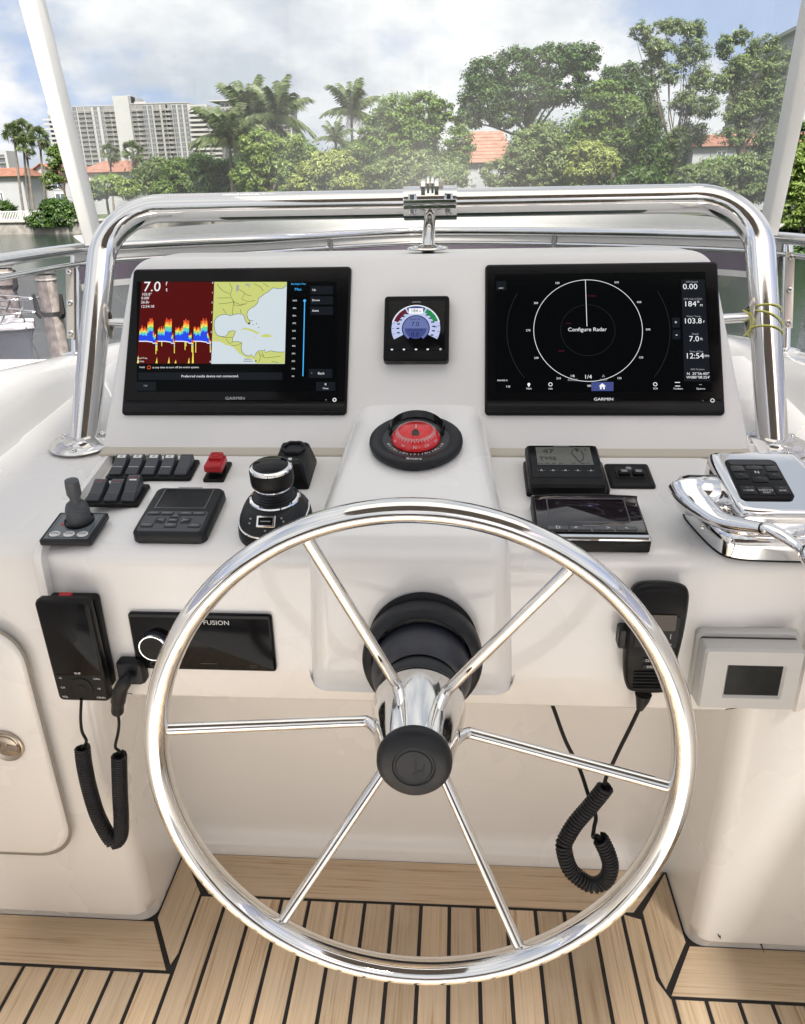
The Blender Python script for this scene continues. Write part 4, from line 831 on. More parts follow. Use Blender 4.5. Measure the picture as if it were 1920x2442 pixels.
for x in (-.021, .021): MB().lathe([(0, .0085), (.003, .008), (.0055, .0065), (.006, .004)], 12, M=Matrix.Translation(pbase+Vector((x, .016, -.0055)))).build('bolt', chrome, pfo)
# top lip of the console under the post
# yellow cord tied round the right leg of the rail
yc = MB(); yp = rp(RX, .235); ax_ = vdir
def ringpts(dz0, dz1, r=.0275, n=22, ph=0):
    u = Vector((1, 0, 0)); v_ = vdir.cross(u); return [yp+u*r*math.cos(ph+2*PI*i/n)+v_*r*math.sin(ph+2*PI*i/n)+vdir*(dz0+(dz1-dz0)*.5*(1-math.cos(2*PI*i/n))) for i in range(n)]
yc.tube(ringpts(.012, .008, ph=PI), .0013, 6, True); yc.tube(ringpts(.006, -.020, ph=PI), .0013, 6, True); yc.tube(ringpts(-.024, -.036, ph=PI), .0013, 6, True)
kx = yp+Vector((-.030, -.010, 0)); yc.tube([kx+Vector((-.012, 0, .012)), kx+Vector((0, 0, .006)), kx+Vector((.004, -.004, -.012)), kx+Vector((.001, -.004, -.026)), kx+Vector((.006, -.006, -.036))], .0014, 6); yc.tube([kx+Vector((.0, -.002, .008)), kx+Vector((.008, -.008, -.004)), kx+Vector((.004, -.006, -.02)), kx+Vector((-.006, -.004, -.032))], .0014, 6)
tag(yc.build('tied_cord', yellow), 'thin yellow cord tied round the right leg of the grab rail', 'cord')

# ================================================================== BOW RAIL, ACRYLIC, WINDSCREEN
bw = thing('bow_rail', 'slim stainless rail curving round the front of the flybridge behind the console', 'rail')
MB().tube([p+Vector((0, 0, 1.12)) for p in RAILC], .0125, 14, caps=True).build('rail_tube', chrome, bw, ang=60)
MB().tube([p+Vector((0, 0, 1.088))-outward(i)*.002 for i, p in enumerate(RAILC)], .0055, 10).build('lower_trim', chrome, bw, ang=60)
def idx_near(x, y): return min(range(nR), key=lambda i: (RAILC[i].x-x)**2+(RAILC[i].y-y)**2)
for (x, y, ln) in ((-.812, .575, .08), (-.797, .632, .07), (.783, .585, .08), (.772, .645, .07), (-.83, -.6, 0), (.82, -.6, 0), (-.3, 1.05, 0), (.35, 1.08, 0)):
    i = idx_near(x, y); p = RAILC[i] if abs(x) < .7 else Vector((x, y, 0)); z0 = copz(p)
    s_ = MB(); s_.tube([p+Vector((0, 0, z0)), p+Vector((0, ln, 1.11))], .0105, 14); so = s_.build('stanchion', chrome, bw, ang=60)
    MB().lathe([(0, .0), (.030, 0), (.0305, .002), (.022, .004), (.012, .006), (.0, .006)], 24, M=Matrix.Translation(p+Vector((0, 0, z0+.0005)))).build('stanchion_base', chrome, so)
ia, ib = idx_near(-.828, .33), idx_near(.80, .36)
def ribbon(i0, i1, z0, z1, th, inn=0.0):
    lps = []
    for i in range(i0, i1+1):
        p = RAILC[i]; n = outward(i); a = p-n*inn; b = a+n*th
        zb = z0(p) if callable(z0) else z0; zt = z1(p) if callable(z1) else z1
        lps.append([(a.x, a.y, zb), (a.x, a.y, zt), (b.x, b.y, zt), (b.x, b.y, zb)])
    return MB().loft(lps, True, True)
i_l, i_r = idx_near(-.818, .575), idx_near(.783, .585)
lab = {0: 'smoky acrylic wind panel left of the console between rail and coaming', 1: 'smoky acrylic wind panel in front of the console', 2: 'smoky acrylic wind panel right of the console between rail and coaming'}
for k, (a, b) in enumerate(((0, i_l-1), (i_l+2, i_r-2), (i_r+1, nR-1))):
    o = ribbon(a, b, lambda p: copz(p)+.004, 1.083, .004).build('windbreak', tinted, ang=60); tag(o, lab[k], 'wind panel', 'smoky wind panels')
# plum film strip and white strip seen beside the console, on the front panel
o = ribbon(i_l+2, i_r-2, 1.045, 1.082, .0035, .006).build('dark_band', pbr('plum_film', (.16, .135, .17), .25, coat=.3), ang=60); tag(o, 'dark plum band along the top of the front wind panel', 'trim band')
o = ribbon(i_l+2, i_r-2, 1.030, 1.0435, .005, .007).build('white_band', white_al, ang=60); tag(o, 'thin white band under the plum band on the front wind panel', 'trim band')
o = ribbon(i_l+2, i_r-2, 1.0935, 1.1105, .004, .004).build('pale_band', white_al, ang=60); tag(o, 'pale band filling the slot just under the bow rail in front of the console', 'trim band')
# screwed hinge strips
for k, (u_, v_, lbl) in enumerate(((171, 724, 'steel strip with three screws on the left wind panel'), (1879, 694, 'steel strip with three screws on the right wind panel'))):
    pc = atY(u_, v_, .60); hs = thing('hinge_strip', lbl, 'strip', Matrix.Translation((float(pc[0]), .60, float(pc[2]))) @ Matrix.Rotation(R(-20), 4, 'X'), 'screwed steel strips')
    MB().box(-.0095, .0095, -.008, -.0045, -.080, .080, b=.001).build('strip', pbr('satin_strip', (.44, .40, .35), .4, .9), hs)
    for z in (-.069, 0, .069): MB().lathe([(0, -.0012), (.002, -.001), (.0028, .004), (.0055, .0035), (.0068, 0), (.0068, -.001)], 16, M=Matrix.Translation((0, -.0085, z)) @ Matrix.Rotation(R(90), 4, 'X')).build('screw', chrome, hs)
# windscreen posts and clear panel with pale hem
for k, (xb, yb, xt, yt, lbl) in enumerate(((-.770, .672, -.872, .655, 'white painted windscreen post left of the console'), (.738, .668, .765, .60, 'white painted windscreen post right of the console'))):
    s = -1 if xb < 0 else 1
    p = MB(); lps = []
    for t in np.linspace(0, 1, 7):
        z = 1.128+t*1.08; x = xb+(xt-xb)*t; y = yb+(yt-yb)*t; wd = .026+.012*min(1, t*1.9)
        lps.append(rrect(wd, .055, .006, z, x, y, 3))
    p.loft(lps, True, True); po_ = p.build('post_body', white_al, ang=40)
    po_.name = 'windscreen_post'; tag(po_, lbl, 'post', 'windscreen posts')
jl, jr = idx_near(-.80, .67), idx_near(.765, .70)
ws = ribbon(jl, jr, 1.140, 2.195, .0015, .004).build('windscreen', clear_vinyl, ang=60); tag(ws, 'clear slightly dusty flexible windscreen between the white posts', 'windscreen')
lps = []
for i in range(jl, jr+1):
    p = RAILC[i]; n = outward(i); k_ = max(0, min(1, (p.y-.72)/.45)); a = p-n*.0055; b2 = p+n*(.02+.05*k_); zt_ = 1.148+.036*k_
    lps.append([(a.x, a.y, 1.131), (b2.x, b2.y, zt_), (b2.x, b2.y, zt_-.002), (a.x+n.x*.002, a.y+n.y*.002, 1.130)])
o = MB().loft(lps, True, True).build('windscreen_hem', canvas_mat('pale_hem_canvas', .35, (.86, .85, .82, 1)), ang=60); tag(o, 'pale canvas hem along the bottom of the windscreen above the bow rail', 'canvas hem')

# ================================================================== STEERING WHEEL
WT = R(6.3); WC = Vector((.025, -.500, .6655))
WM = Matrix.Translation(WC) @ Matrix.Rotation(R(90)-WT, 4, 'X')       # local Z points to the helmsman, local Y up
wh = thing('ship_helm', 'large polished stainless six spoke steering wheel with black centre cap', 'steering wheel', WM)
rim = MB(); RC = .2835; ra, rb2 = .0124, .0165; n1_, n2_ = 128, 20
rim.loft([[((RC+ra*math.cos(2*PI*j/n2_))*math.cos(2*PI*i/n1_), (RC+ra*math.cos(2*PI*j/n2_))*math.sin(2*PI*i/n1_), rb2*math.sin(2*PI*j/n2_)) for j in range(n2_)] for i in range(n1_)], ring=True)
rim.build('rim', chrome, wh, ang=80)
for a in (-5, 55, 113, 174, 235, 296):
    u = Vector((math.cos(R(a)), math.sin(R(a)), 0)); z = Vector((0, 0, 1))
    path_ = pts_bezier([u*.274-z*.006, u*.17-z*.037, u*.072-z*.066, u*.058-z*.0675, u*.049-z*.058, u*.036-z*.034], 6)
    MB().tube(path_, .0066, 14).build('spoke', chrome, wh, ang=80)
hub = MB(); hub.lathe([(.0, -.145), (.030, -.145), (.046, -.125), (.0505, -.112), (.050, -.10), (.0455, -.06), (.0385, -.018), (.0355, -.006), (.0, -.006)], 48); hub.v = [(x*1.12, y*1.12, z) for x, y, z in hub.v]; hub.build('hub', chrome, wh, ang=40)
cap = MB(); cap.lathe([(.0, .0085), (.0165, .0085), (.0172, .0080), (.0178, .0074), (.0195, .0074), (.0202, .0082), (.0208, .0088), (.029, .0078), (.0335, .0048), (.0362, .0), (.0366, -.006), (.0355, -.011), (.03, -.012)], 48, c0=True); cap.v = [(x*1.13, y*1.13, z) for x, y, z in cap.v]; capo = cap.build('centre_cap', rub, wh, ang=30)
em = MB(); em.text('J', .018, .002, .0, .0089, al='CENTER'); em.stroke([(.004, -.006), (.010, -.004), (.011, .003)], .0022, .0089); em.build('cap_emblem', blk2, capo, smooth=False)
# boot on the console
bt = thing('steering_boot', 'black rubber boot round the steering shaft on the white console', 'boot', WM)
bm1 = MB(); bm1.lathe([(.0, -.262), (.0655, -.262), (.068, -.258), (.0685, -.235), (.0705, -.226), (.0735, -.224), (.06, -.222)], 56, M=Matrix.Translation((0, .032, 0))); bm1.build('rear_cuff', rub, bt, ang=50)
bm2 = MB(); bm2.lathe([(.0715, -.226), (.0762, -.222), (.0795, -.214), (.0795, -.198), (.077, -.190), (.072, -.186), (.066, -.186), (.064, -.19)], 56, M=Matrix.Translation((0, .019, 0))); bm2.build('boot_ring', rub, bt, ang=50)
bm3 = MB(); bm3.lathe([(.066, -.195), (.0655, -.178), (.0625, -.166), (.057, -.153), (.052, -.146), (.052, -.138), (.051, -.134)], 56, M=Matrix.Translation((0, .010, 0))); bm3.build('boot_cone', pbr('blue_black_rubber', (.016, .018, .028), .36, rvar=(20, .28, .5)), bt, ang=50)
bm4 = MB(); bm4.lathe([(.0525, -.142), (.054, -.136), (.0525, -.120), (.0495, -.116), (.048, -.118)], 56, M=Matrix.Translation((0, .004, 0))); bm4.build('boot_collar', grey_rub, bt, ang=50)
#@@DEVICES
# ================================================================== DEVICES
def screen_unit(name, label, x0, x1, y0, y1):
    t = thing(name, label, 'chart plotter', FAS((x0+x1)/2, (y0+y1)/2)); w_, h_ = x1-x0, y1-y0
    b = MB(); b.slab(w_, h_, [(-.008, .001), (-.0055, 0), (-.0035, .0006), (-.0028, .002)], .007, seg=5); b.build('bezel', blk, t, ang=30)
    g_ = MB(); g_.slab(w_-.006, h_-.022-.006, [(-.0035, 0), (-.0006, 0), (0, .0008)], .005, y=.011-.001, seg=5); gg = g_.build('glass', gloss, t, ang=30)
    lp_ = MB(); lp_.slab(w_-.004, .0175, [(-.0035, .0), (-.0015, .0), (.0002, .003)], .004, y=-h_/2+.0105); lp_.build('lower_trim', blk, t)
    return t, gg
SCR = {}
def loc(t_x, t_y): return lambda u, v: (lambda p: (p[0]-t_x, p[1]-t_y))(fpx(u, v))
# left plotter ---------------------------------------------------------------
xa, xb_, ya, yb_ = -.4928, -.1128, 0., .2617
tl_, gl_ = screen_unit('chart_plotter', 'left chart plotter showing red sonar beside a yellow green sea chart', xa, xb_, ya, yb_)
cxL, cyL = (xa+xb_)/2, (ya+yb_)/2
f0 = loc(cxL, cyL); q = lambda x, y: f0(300+x/3.1055, 640+y/3.1055)
def pxrect(mb, fn, x0, y0, x1, y1, z, mat): mb.poly([(*fn(x0, y1), z), (*fn(x1, y1), z), (*fn(x1, y0), z), (*fn(x0, y0), z)], mat)
def pxtext(mb, fn, txt, x, y, hpx, z, mat, al='LEFT', sx=1., sc=3.1055):
    a = fn(x, y); b = fn(x, y+hpx); size = math.hypot(a[0]-b[0], a[1]-b[1])/.72
    mb.text(txt, size, a[0], a[1], z, mat, al=al, sx=sx)
sm = MB(); smats = [S_drk, S_red, S_r, S_o, S_y, S_g, S_c, S_b, S_wht, S_land, S_sea, S_line, S_pan, S_sky, S_lil, S_grey]
pxrect(sm, q, 82, 98, 1560, 912, .0004, 0)
sn = MB(); sonm = [S_red, S_r, S_o, S_y, S_g, S_c, S_b, S_wht]
sn.poly([(*q(118, 100), .0008), (*q(656, 102), .0008), (*q(632, 706), .0008), (*q(84, 706), .0008)][::-1], 0)
def sonx(x, y): return x-(y-540)*.045*(1-(x-100)/1100)
ncol = 74
def ampl(k):
    ph = (k/ncol*4) % 1.0; seg = int(k/ncol*4)
    top = (.62 if ph < .38 else 1.0 if ph < .75 else .45 if ph < .88 else .05)
    return top
for k in range(ncol):
    xx0 = 100+532*k/ncol; xx1 = 100+532*(k+1)/ncol+.6; ph = (k/ncol*4) % 1.0; am = ampl(k)+random.uniform(-.08, .08)
    base_ = 540+(0 if ph < .4 else 6*(ph-.4)/.3 if ph < .75 else 14 if ph < .9 else 30)
    if am < .2:
        ys = [base_-14*random.random()-30, base_-20, base_-14, base_-8, base_-5, base_-2, base_+2, base_+7]
    else:
        H = 158*am; j = lambda: random.uniform(-5, 5)
        ys = [base_-H+j(), base_-H*.87+j(), base_-H*.76+j(), base_-H*.67+j(), base_-H*.58+j(), base_-H*.46+j(), base_-2, base_+5]
    for c in range(1, 8):
        y0_, y1_ = ys[c-1], ys[c]
        if y1_ <= y0_: y1_ = y0_+1
        sn.poly([(*q(sonx(xx0, y1_), y1_), .0011), (*q(sonx(xx1, y1_), y1_), .0011), (*q(sonx(xx1, y0_), y0_), .0011), (*q(sonx(xx0, y0_), y0_), .0011)], c)
    if ph > .9 or random.random() < .05:
        pxrect(sn, q, xx0, base_+4, xx1-2, base_+30+random.random()*60, .0012, 3); 
for x, h in ((232, 45), (322, 48), (372, 26), (470, 44), (500, 150), (94, 60)):
    sn.poly([(*q(x-9, 704), .0012), (*q(x+5, 704), .0012), (*q(x+1, 704-h), .0012)], 3)
sn.build('sonar_panel', sonm, tl_, smooth=False)
mp_ = MB(); mpm = [S_sea, S_land, S_line, S_grey]
pxrect(mp_, q, 636, 102, 1193, 708, .0008, 0)
mp_.v[-4:] = [(*q(634, 708), .0008), (*q(1178, 708), .0008), (*q(1194, 102), .0008), (*q(657, 102), .0008)]
def landp(pts, z=.0011): mp_.poly([(*q(x, y), z) for x, y in pts], 1)
usa = [(657, 102), (1194, 102), (1192, 128), (1165, 150), (1128, 152), (1090, 146), (1062, 172), (1040, 185), (1018, 200), (985, 225), (978, 258), (955, 282), (925, 298), (905, 318), (898, 345), (905, 372), (925, 400), (918, 416), (900, 408), (884, 380), (876, 352), (862, 342), (830, 338), (800, 345), (775, 352), (745, 342), (705, 347), (678, 362), (660, 385), (655, 420), (662, 470), (680, 498), (712, 508), (748, 502), (764, 470), (795, 463), (815, 468), (803, 500), (792, 518), (795, 545), (832, 544), (862, 552), (856, 590), (862, 620), (882, 642), (912, 650), (930, 640), (952, 662), (968, 628), (985, 612), (1020, 612), (1030, 600), (1036, 625), (1075, 612), (1110, 620), (1150, 622), (1178, 620), (1177, 706), (965, 706), (948, 672), (905, 668), (870, 650), (838, 630), (812, 600), (790, 578), (745, 570), (700, 545), (640, 540)]
landp(usa[::-1])
landp([(845, 458), (880, 441), (920, 447), (960, 462), (998, 484), (975, 488), (935, 470), (895, 455), (862, 456)][::-1])
landp([(1012, 494), (1040, 486), (1075, 494), (1084, 508), (1050, 514), (1000, 508)][::-1]); landp([(938, 510), (965, 511), (958, 518)][::-1]); landp([(1100, 510), (1126, 511), (1115, 516)][::-1])
def mline(pts, w_=.0009, m=2): mp_.stroke([q(x, y) for x, y in pts], w_, .0013, m)
mline(usa[2:57], .0008)
for l in ([(680, 222), (776, 220)], [(770, 110), (790, 150), (775, 200), (800, 250), (790, 345)], [(690, 265), (740, 262), (800, 250), (850, 272), (880, 262)], [(800, 240), (805, 275), (850, 278), (900, 262)], [(680, 120), (700, 150), (730, 175), (770, 190)], [(820, 150), (860, 170), (900, 200), (930, 205)], [(720, 300), (745, 335)], [(850, 305), (856, 335)], [(880, 190), (860, 230), (905, 250), (960, 240)], [(1020, 112), (1060, 140)], [(950, 115), (1000, 140), (1020, 170)], [(745, 525), (770, 560), (800, 545)], [(780, 575), (830, 570), (860, 555)], [(1000, 640), (1030, 665), (1090, 660), (1150, 650)], [(985, 620), (1000, 660), (985, 700)], [(1080, 690), (1130, 700)], [(690, 500), (735, 515), (790, 512)], [(1010, 625), (1025, 655)], [(912, 385), (945, 390)]): mline(l, .0007)
for x, y, s in ((915, 410, 7), (945, 418, 3), (970, 412, 3), (986, 440, 3), (965, 688, 5)): mp_.disc(*q(x, y), .0003*s, .0014, 2, n=8)
mp_.poly([(*q(818, 176), .0013), (*q(832, 172), .0013), (*q(842, 130), .0013), (*q(822, 120), .0013)], 3); mp_.poly([(*q(880, 132), .0013), (*q(930, 126), .0013), (*q(900, 112), .0013)], 3); mp_.poly([(*q(915, 145), .0013), (*q(925, 145), .0013), (*q(900, 118), .0013)], 3)
mline([(870, 690), (942, 690)], .0009)
pxtext(mp_, q, '500nm', 906, 676, 14, .0014, 2, 'CENTER')
mp_.build('chart_panel', mpm, tl_, smooth=False)
ui = MB(); uim = [S_pan, S_wht, S_grey, S_sky, S_r]
for x0, y0, x1, y1 in ((1368, 132, 1536, 192), (1368, 208, 1536, 268), (1366, 285, 1536, 345), (1356, 746, 1530, 812), (1410, 842, 1552, 908), (95, 772, 1160, 826), (76, 842, 224, 906)): pxrect(ui, q, x0, y0, x1, y1, .0007, 0)
for tx, x, y, h, m, al in (('7.0', 132, 142, 74, 1, 'LEFT'), ('f', 298, 118, 30, 1, 'LEFT'), ('t', 298, 160, 30, 1, 'LEFT'), ('103.8°', 120, 196, 20, 1, 'LEFT'), ('0.00f', 118, 224, 20, 1, 'LEFT'), ('26.8v', 115, 254, 20, 1, 'LEFT'), ('12:54:18', 114, 286, 20, 1, 'LEFT'), ('Dual Freq', 88, 667, 12, 1, 'LEFT'), ('50 kHz', 86, 692, 12, 1, 'LEFT'),
        ('Hold', 104, 735, 13, 1, 'LEFT'), ('at any time to turn off the entire system.', 200, 736, 14, 1, 'LEFT'), ('Preferred media device not connected.', 625, 801, 18, 1, 'CENTER'), ('7.0f', 148, 872, 13, 2, 'CENTER'), ('Up', 1396, 162, 15, 1, 'CENTER'), ('Down', 1410, 239, 15, 1, 'CENTER'), ('Auto', 1406, 316, 16, 1, 'CENTER'), ('Back', 1448, 780, 17, 1, 'CENTER'), ('<', 1377, 778, 14, 2, 'CENTER'), ('x', 1481, 858, 22, 1, 'CENTER'), ('Close', 1481, 891, 12, 1, 'CENTER'), ('Backlight Day', 1280, 118, 13, 3, 'CENTER'), ('Max.', 1280, 158, 20, 3, 'CENTER'), ('GARMIN', 811, 965, 22, 2, 'CENTER')):
    pxtext(ui, q, tx, x, y, h, .0016, m, al, sx=1.22 if tx == 'GARMIN' else 1.05 if h < 20 else 1.)
for i in range(11): pxtext(ui, q, ('%d%%' % (100-10*i)), 1252-i*1.2, 241+i*56, 11, .0012, 1, 'CENTER')
for i in range(9): pxtext(ui, q, str(i), 646-i*2.2, 110+i*73, 14, .0016, 1, 'CENTER')
ui.stroke([q(1326, 242), q(1313, 800)], .0016, .0012, 3); ui.disc(*q(1326, 242), .0024, .0014, 3); a = q(174, 735)
ui.stroke([(a[0]+.0028*math.cos(t), a[1]+.0028*math.sin(t)) for t in np.linspace(0, 6.28, 16)], .0012, .0012, 4); a = q(1547, 975); ui.stroke([(a[0]+.0026*math.cos(t), a[1]+.0026*math.sin(t)) for t in np.linspace(0, 6.28, 16)], .0014, .0012, 1); ui.disc(*q(1484, 975), .0008, .0012, 2)
ui.build('screen_lettering', uim, tl_, smooth=False)
sm.build('screen', smats, tl_, smooth=False)
# right plotter -------------------------------------------------------------
xa, xb_ = .1128, .4928
tr_, gr_ = screen_unit('chart_plotter', 'right chart plotter with a black radar page and one white ring', xa, xb_, ya, yb_)
cxR = (xa+xb_)/2; f1 = loc(cxR, cyL); q = lambda x, y: f1(1150+x/2.895, 610+y/2.895)
s2 = MB(); s2.poly([(*q(95, 940), .0004), (*q(1590, 938), .0004), (*q(1540, 110), .0004), (*q(90, 130), .0004)], 0); s2.build('screen', [S_drk], tr_, smooth=False)
rd = MB(); rdm = [S_pan, S_wht, S_grey, S_dim, S_maroon, S_nav]
c_ = q(729, 514); rr = (math.hypot(q(1104, 500)[0]-q(354, 520)[0], q(1104, 500)[1]-q(354, 520)[1]))/2
def ring(cxx, cyy, r, wd, m, a0=0, a1=2*PI, n=72): rd.stroke([(cxx+r*math.cos(a0+(a1-a0)*i/n), cyy+r*math.sin(a0+(a1-a0)*i/n)) for i in range(n+1)], wd, .0009, m)
ring(*c_, rr, .00085, 1); ring(*c_, rr*.5, .0007, 3); ring(*c_, rr*1.5, .0010, 3, R(-38), R(30)); ring(*c_, rr*1.5, .0010, 3, R(150), R(218)); rd.stroke([q(723, 488), q(712, 165)], .0009, .0009, 1)
for k in range(12):
    a = R(90-30*k); 
    if k: rd.text('%03d' % (30*k), .0048, c_[0]+(rr+.009)*math.cos(a), c_[1]+(rr+.0075)*math.sin(a), .001, 1)
for x0, y0, x1, y1, m in ((1312, 428, 1364, 496, 0), (1314, 512, 1368, 578, 0), (754, 872, 906, 934, 5), (98, 176, 166, 238, 0)): pxrect(rd, q, x0, y0, x1, y1, .0007, m)
rd.poly([(*q(1395, 868), .0006), (*q(1575, 868), .0006), (*q(1535, 165), .0006), (*q(1375, 165), .0006)], 0)
for tx, x, y, h, m, al in (('Configure Radar', 725, 511, 26, 1, 'CENTER'), ('GPS Speed', 1446, 182, 12, 2, 'CENTER'), ('0.00', 1435, 216, 38, 1, 'CENTER'), ('GPS Hdg (COG)', 1454, 300, 12, 2, 'CENTER'), ('184°', 1446, 335, 38, 1, 'CENTER'), ('M', 1512, 344, 16, 1, 'CENTER'), ('Water Temp.', 1460, 420, 12, 2, 'CENTER'), ('103.8', 1452, 453, 37, 1, 'CENTER'), ('F', 1530, 458, 16, 1, 'CENTER'), ('Depth', 1470, 541, 12, 2, 'CENTER'), ('7.0', 1462, 576, 38, 1, 'CENTER'), ('ft', 1513, 576, 18, 1, 'CENTER'), ('Time of Day', 1477, 663, 12, 2, 'CENTER'), ('12:54', 1466, 694, 38, 1, 'CENTER'), ('PM', 1550, 694, 16, 1, 'CENTER'), ('GPS Position', 1486, 786, 12, 2, 'CENTER'), ('N  25°56.407\'', 1490, 816, 18, 1, 'CENTER'), ('W080°08.254\'', 1490, 841, 18, 1, 'CENTER'), ('+', 1336, 462, 24, 1, 'CENTER'), ('-', 1341, 545, 34, 1, 'CENTER'), ('1/8', 622, 832, 16, 1, 'CENTER'), ('RINGS', 625, 859, 16, 2, 'CENTER'), ('1/4', 730, 838, 28, 1, 'CENTER'), ('H-UP', 838, 858, 15, 2, 'CENTER'), ('A', 837, 832, 20, 2, 'CENTER'), ('RANGE A', 140, 862, 11, 1, 'CENTER'), ('7.0f', 178, 905, 13, 1, 'CENTER'), ('Mark', 323, 919, 12, 1, 'CENTER'), ('Info', 472, 919, 12, 1, 'CENTER'), ('SOS', 1195, 918, 12, 1, 'CENTER'), ('Toolbars', 1351, 919, 12, 1, 'CENTER'), ('Options', 1508, 919, 12, 1, 'CENTER'), ('...', 1506, 884, 20, 1, 'CENTER'), ('GARMIN', 838, 992, 20, 1, 'CENTER'), ('zoom', 130, 224, 9, 1, 'CENTER'), ('North', 595, 468, 9, 4, 'CENTER'), ('Standby', 548, 658, 9, 4, 'CENTER'), ('No Signal', 755, 278, 9, 4, 'CENTER')):
    pxtext(rd, q, tx, x, y, h, .0011, m, al, sx=1.22 if tx == 'GARMIN' else 1.04)
hx = q(829, 904); k_ = .0045
rd.poly([(hx[0]+x*k_, hx[1]+y*k_, .001) for x, y in ((-1.3, .1), (0, 1.25), (1.3, .1), (.85, .1), (.85, -1), (.25, -1), (.25, -.2), (-.25, -.2), (-.25, -1), (-.85, -1), (-.85, .1))][::-1], 1)
for x, y, sh in ((322, 888, 0), (471, 889, 1), (1194, 888, 1), (1348, 888, 2), (1589, 1000, 1)):
    a = q(x, y)
    if sh == 0: rd.disc(*a, .0024, .001, 1, n=10); rd.poly([(a[0]-.002, a[1]-.001, .0011), (a[0], a[1]-.0055, .0011), (a[0]+.002, a[1]-.001, .0011)], 1)
    elif sh == 1: rd.stroke([(a[0]+.0028*math.cos(t), a[1]+.0028*math.sin(t)) for t in np.linspace(0, 6.28, 16)], .0011, .001, 1)
    else: rd.stroke([(a[0]-.004, a[1]+.003), (a[0]+.004, a[1]+.003)], .0012, .001, 1); rd.stroke([(a[0]-.004, a[1]-.003), (a[0]+.004, a[1]-.003)], .0012, .001, 1)
rd.disc(*q(1523, 1000), .0007, .001, 2)
rd.build('screen_lettering', rdm, tr_, smooth=False)
# centre instrument -----------------------------------------------------------
gcx, gcy = 0.0, .1445
ga = thing('wind_gauge', 'small square digital gauge with a lilac half dial between the two screens', 'gauge', FAS(gcx, gcy))
b = MB(); b.slab(.108, .114, [(-.008, .001), (-.005, 0), (.0085, .0005), (.0105, .0025)], .006, seg=4); b.build('case', blk, ga, ang=30)
b = MB(); b.slab(.0945, .086, [(.0095, 0), (.0112, .0), (.0116, .0008)], .003, y=.004); b.build('glass', gloss, ga)
d = MB(); dmts = [S_lil, S_wht, S_maroon, S_grn, S_nav, S_ink, S_navm, S_grey]
def gp(x, y): return ((x-850)/1510*.108, -(y-885)/1560*.114)
gc = gp(838, 905); k1 = .108/1510
def arc(r0, r1, a0, a1, m, z, n=40):
    for i in range(n):
        t0, t1 = R(a0+(a1-a0)*i/n), R(a0+(a1-a0)*(i+1)/n)
        P_ = [(gc[0]+r*math.cos(t), max(gc[1]+r*math.sin(t), gp(0, 1165)[1]), z) for r, t in ((r0, t0), (r1, t0), (r1, t1), (r0, t1))]
        d.poly(P_, m)
r_o = 560*k1; arc(320*k1, r_o, -28, 208, 0, .0119, 60); arc(548*k1, 570*k1, 15, 165, 1, .0121); arc(430*k1, 535*k1, 20, 62, 3, .0122); arc(430*k1, 535*k1, 118, 160, 2, .0122); arc(440*k1, 540*k1, 66, 114, 4, .0122)
arc(0, 318*k1, -57, 90, 6, .0119); arc(0, 318*k1, 90, 237, 6, .0119); arc(0, 250*k1, -90, 0, 4, .01195); arc(0, 250*k1, 180, 270, 4, .01195); arc(300*k1, 322*k1, -57, 237, 5, .0121)
for a in list(range(-24, 66, 15))+list(range(120, 206, 15)):
    t = R(a); cxx, cyy = gc[0]+420*k1*math.cos(t)*.98, gc[1]+420*k1*math.sin(t)*.98; d.rect(cxx-.0024, cxx+.0024, cyy-.0011, cyy+.0011, .0124, 5)
    d.stroke([(gc[0]+500*k1*math.cos(t), gc[1]+500*k1*math.sin(t)), (gc[0]+548*k1*math.cos(t), gc[1]+548*k1*math.sin(t))], .0007, .0123, 5)
x0_, y0_ = gp(670, 560); x1_, y1_ = gp(998, 430); d.rect(x0_, x1_, y0_, y1_, .0125, 1)
for tx, x, y, h, m in (('184', 800, 495, 80, 5), ('M', 930, 510, 45, 5), ('7.0', 825, 810, 110, 5), ('0.0', 825, 1060, 110, 5), ('Depth (ft)', 825, 690, 42, 5), ('GPS Speed (M)', 825, 945, 42, 5), ('GARMIN', 842, 284, 38, 7), ('W', 1290, 880, 60, 5)):
    a = gp(x, y); d.text(tx, h*k1/.72, a[0], a[1], .0127, m)
for i, x in enumerate((300, 575, 852, 1120, 1412)):
    a = gp(x, 1402); d.slab(.0036, .0024, [(.0118, 0), (.0121, 0)], .0008, 1, x=a[0], y=a[1]) if i != 4 else d.stroke([(a[0]+.0013*math.cos(t), a[1]+.0013*math.sin(t)) for t in np.linspace(0, 6.28, 12)], .0008, .0121, 1)
d.build('dial', dmts, ga, smooth=False)
# compass -----------------------------------------------------------------------
cp = thing('compass', 'round black compass with a glowing red card on the white centre bulge', 'compass', HUMP(.0065, .189, .001) @ Matrix.Scale(.95, 4))
b = MB(); pr = [(.0, .0), (.070, .0), (.0735, .003), (.0745, .008), (.0735, .0135), (.070, .0165), (.064, .017), (.056, .0150), (.051, .0125), (.047, .012)]
loops = []
for r, z in pr:
    l = []
    for j in range(64):
        a = 2*PI*j/64; lob = 1+.035*max(0, math.cos(a+PI/2))**6 if r > .05 else 1; lob += .0
        l.append((r*math.cos(a), r*math.sin(a)*lob*(.97), z))
    loops.append(l)
b.loft(loops, False, True); b.build('base_ring', rub, cp, ang=50)
b = MB(); b.slab(.042, .018, [(.004, .001), (.006, 0), (.018, 0), (.021, .004)], .008, y=.066); b.build('hood_foot', blk, cp)
b = MB(); lps = []
for k in range(17):       # hood arch over the dome
    a = R(8+164*k/16); lps.append([(r*math.cos(a), .010+yy+.012*math.sin(a), .012+r*.60*math.sin(a)) for r, yy in ((.0420, .0), (.0450, .002), (.0460, .022), (.0430, .022))])
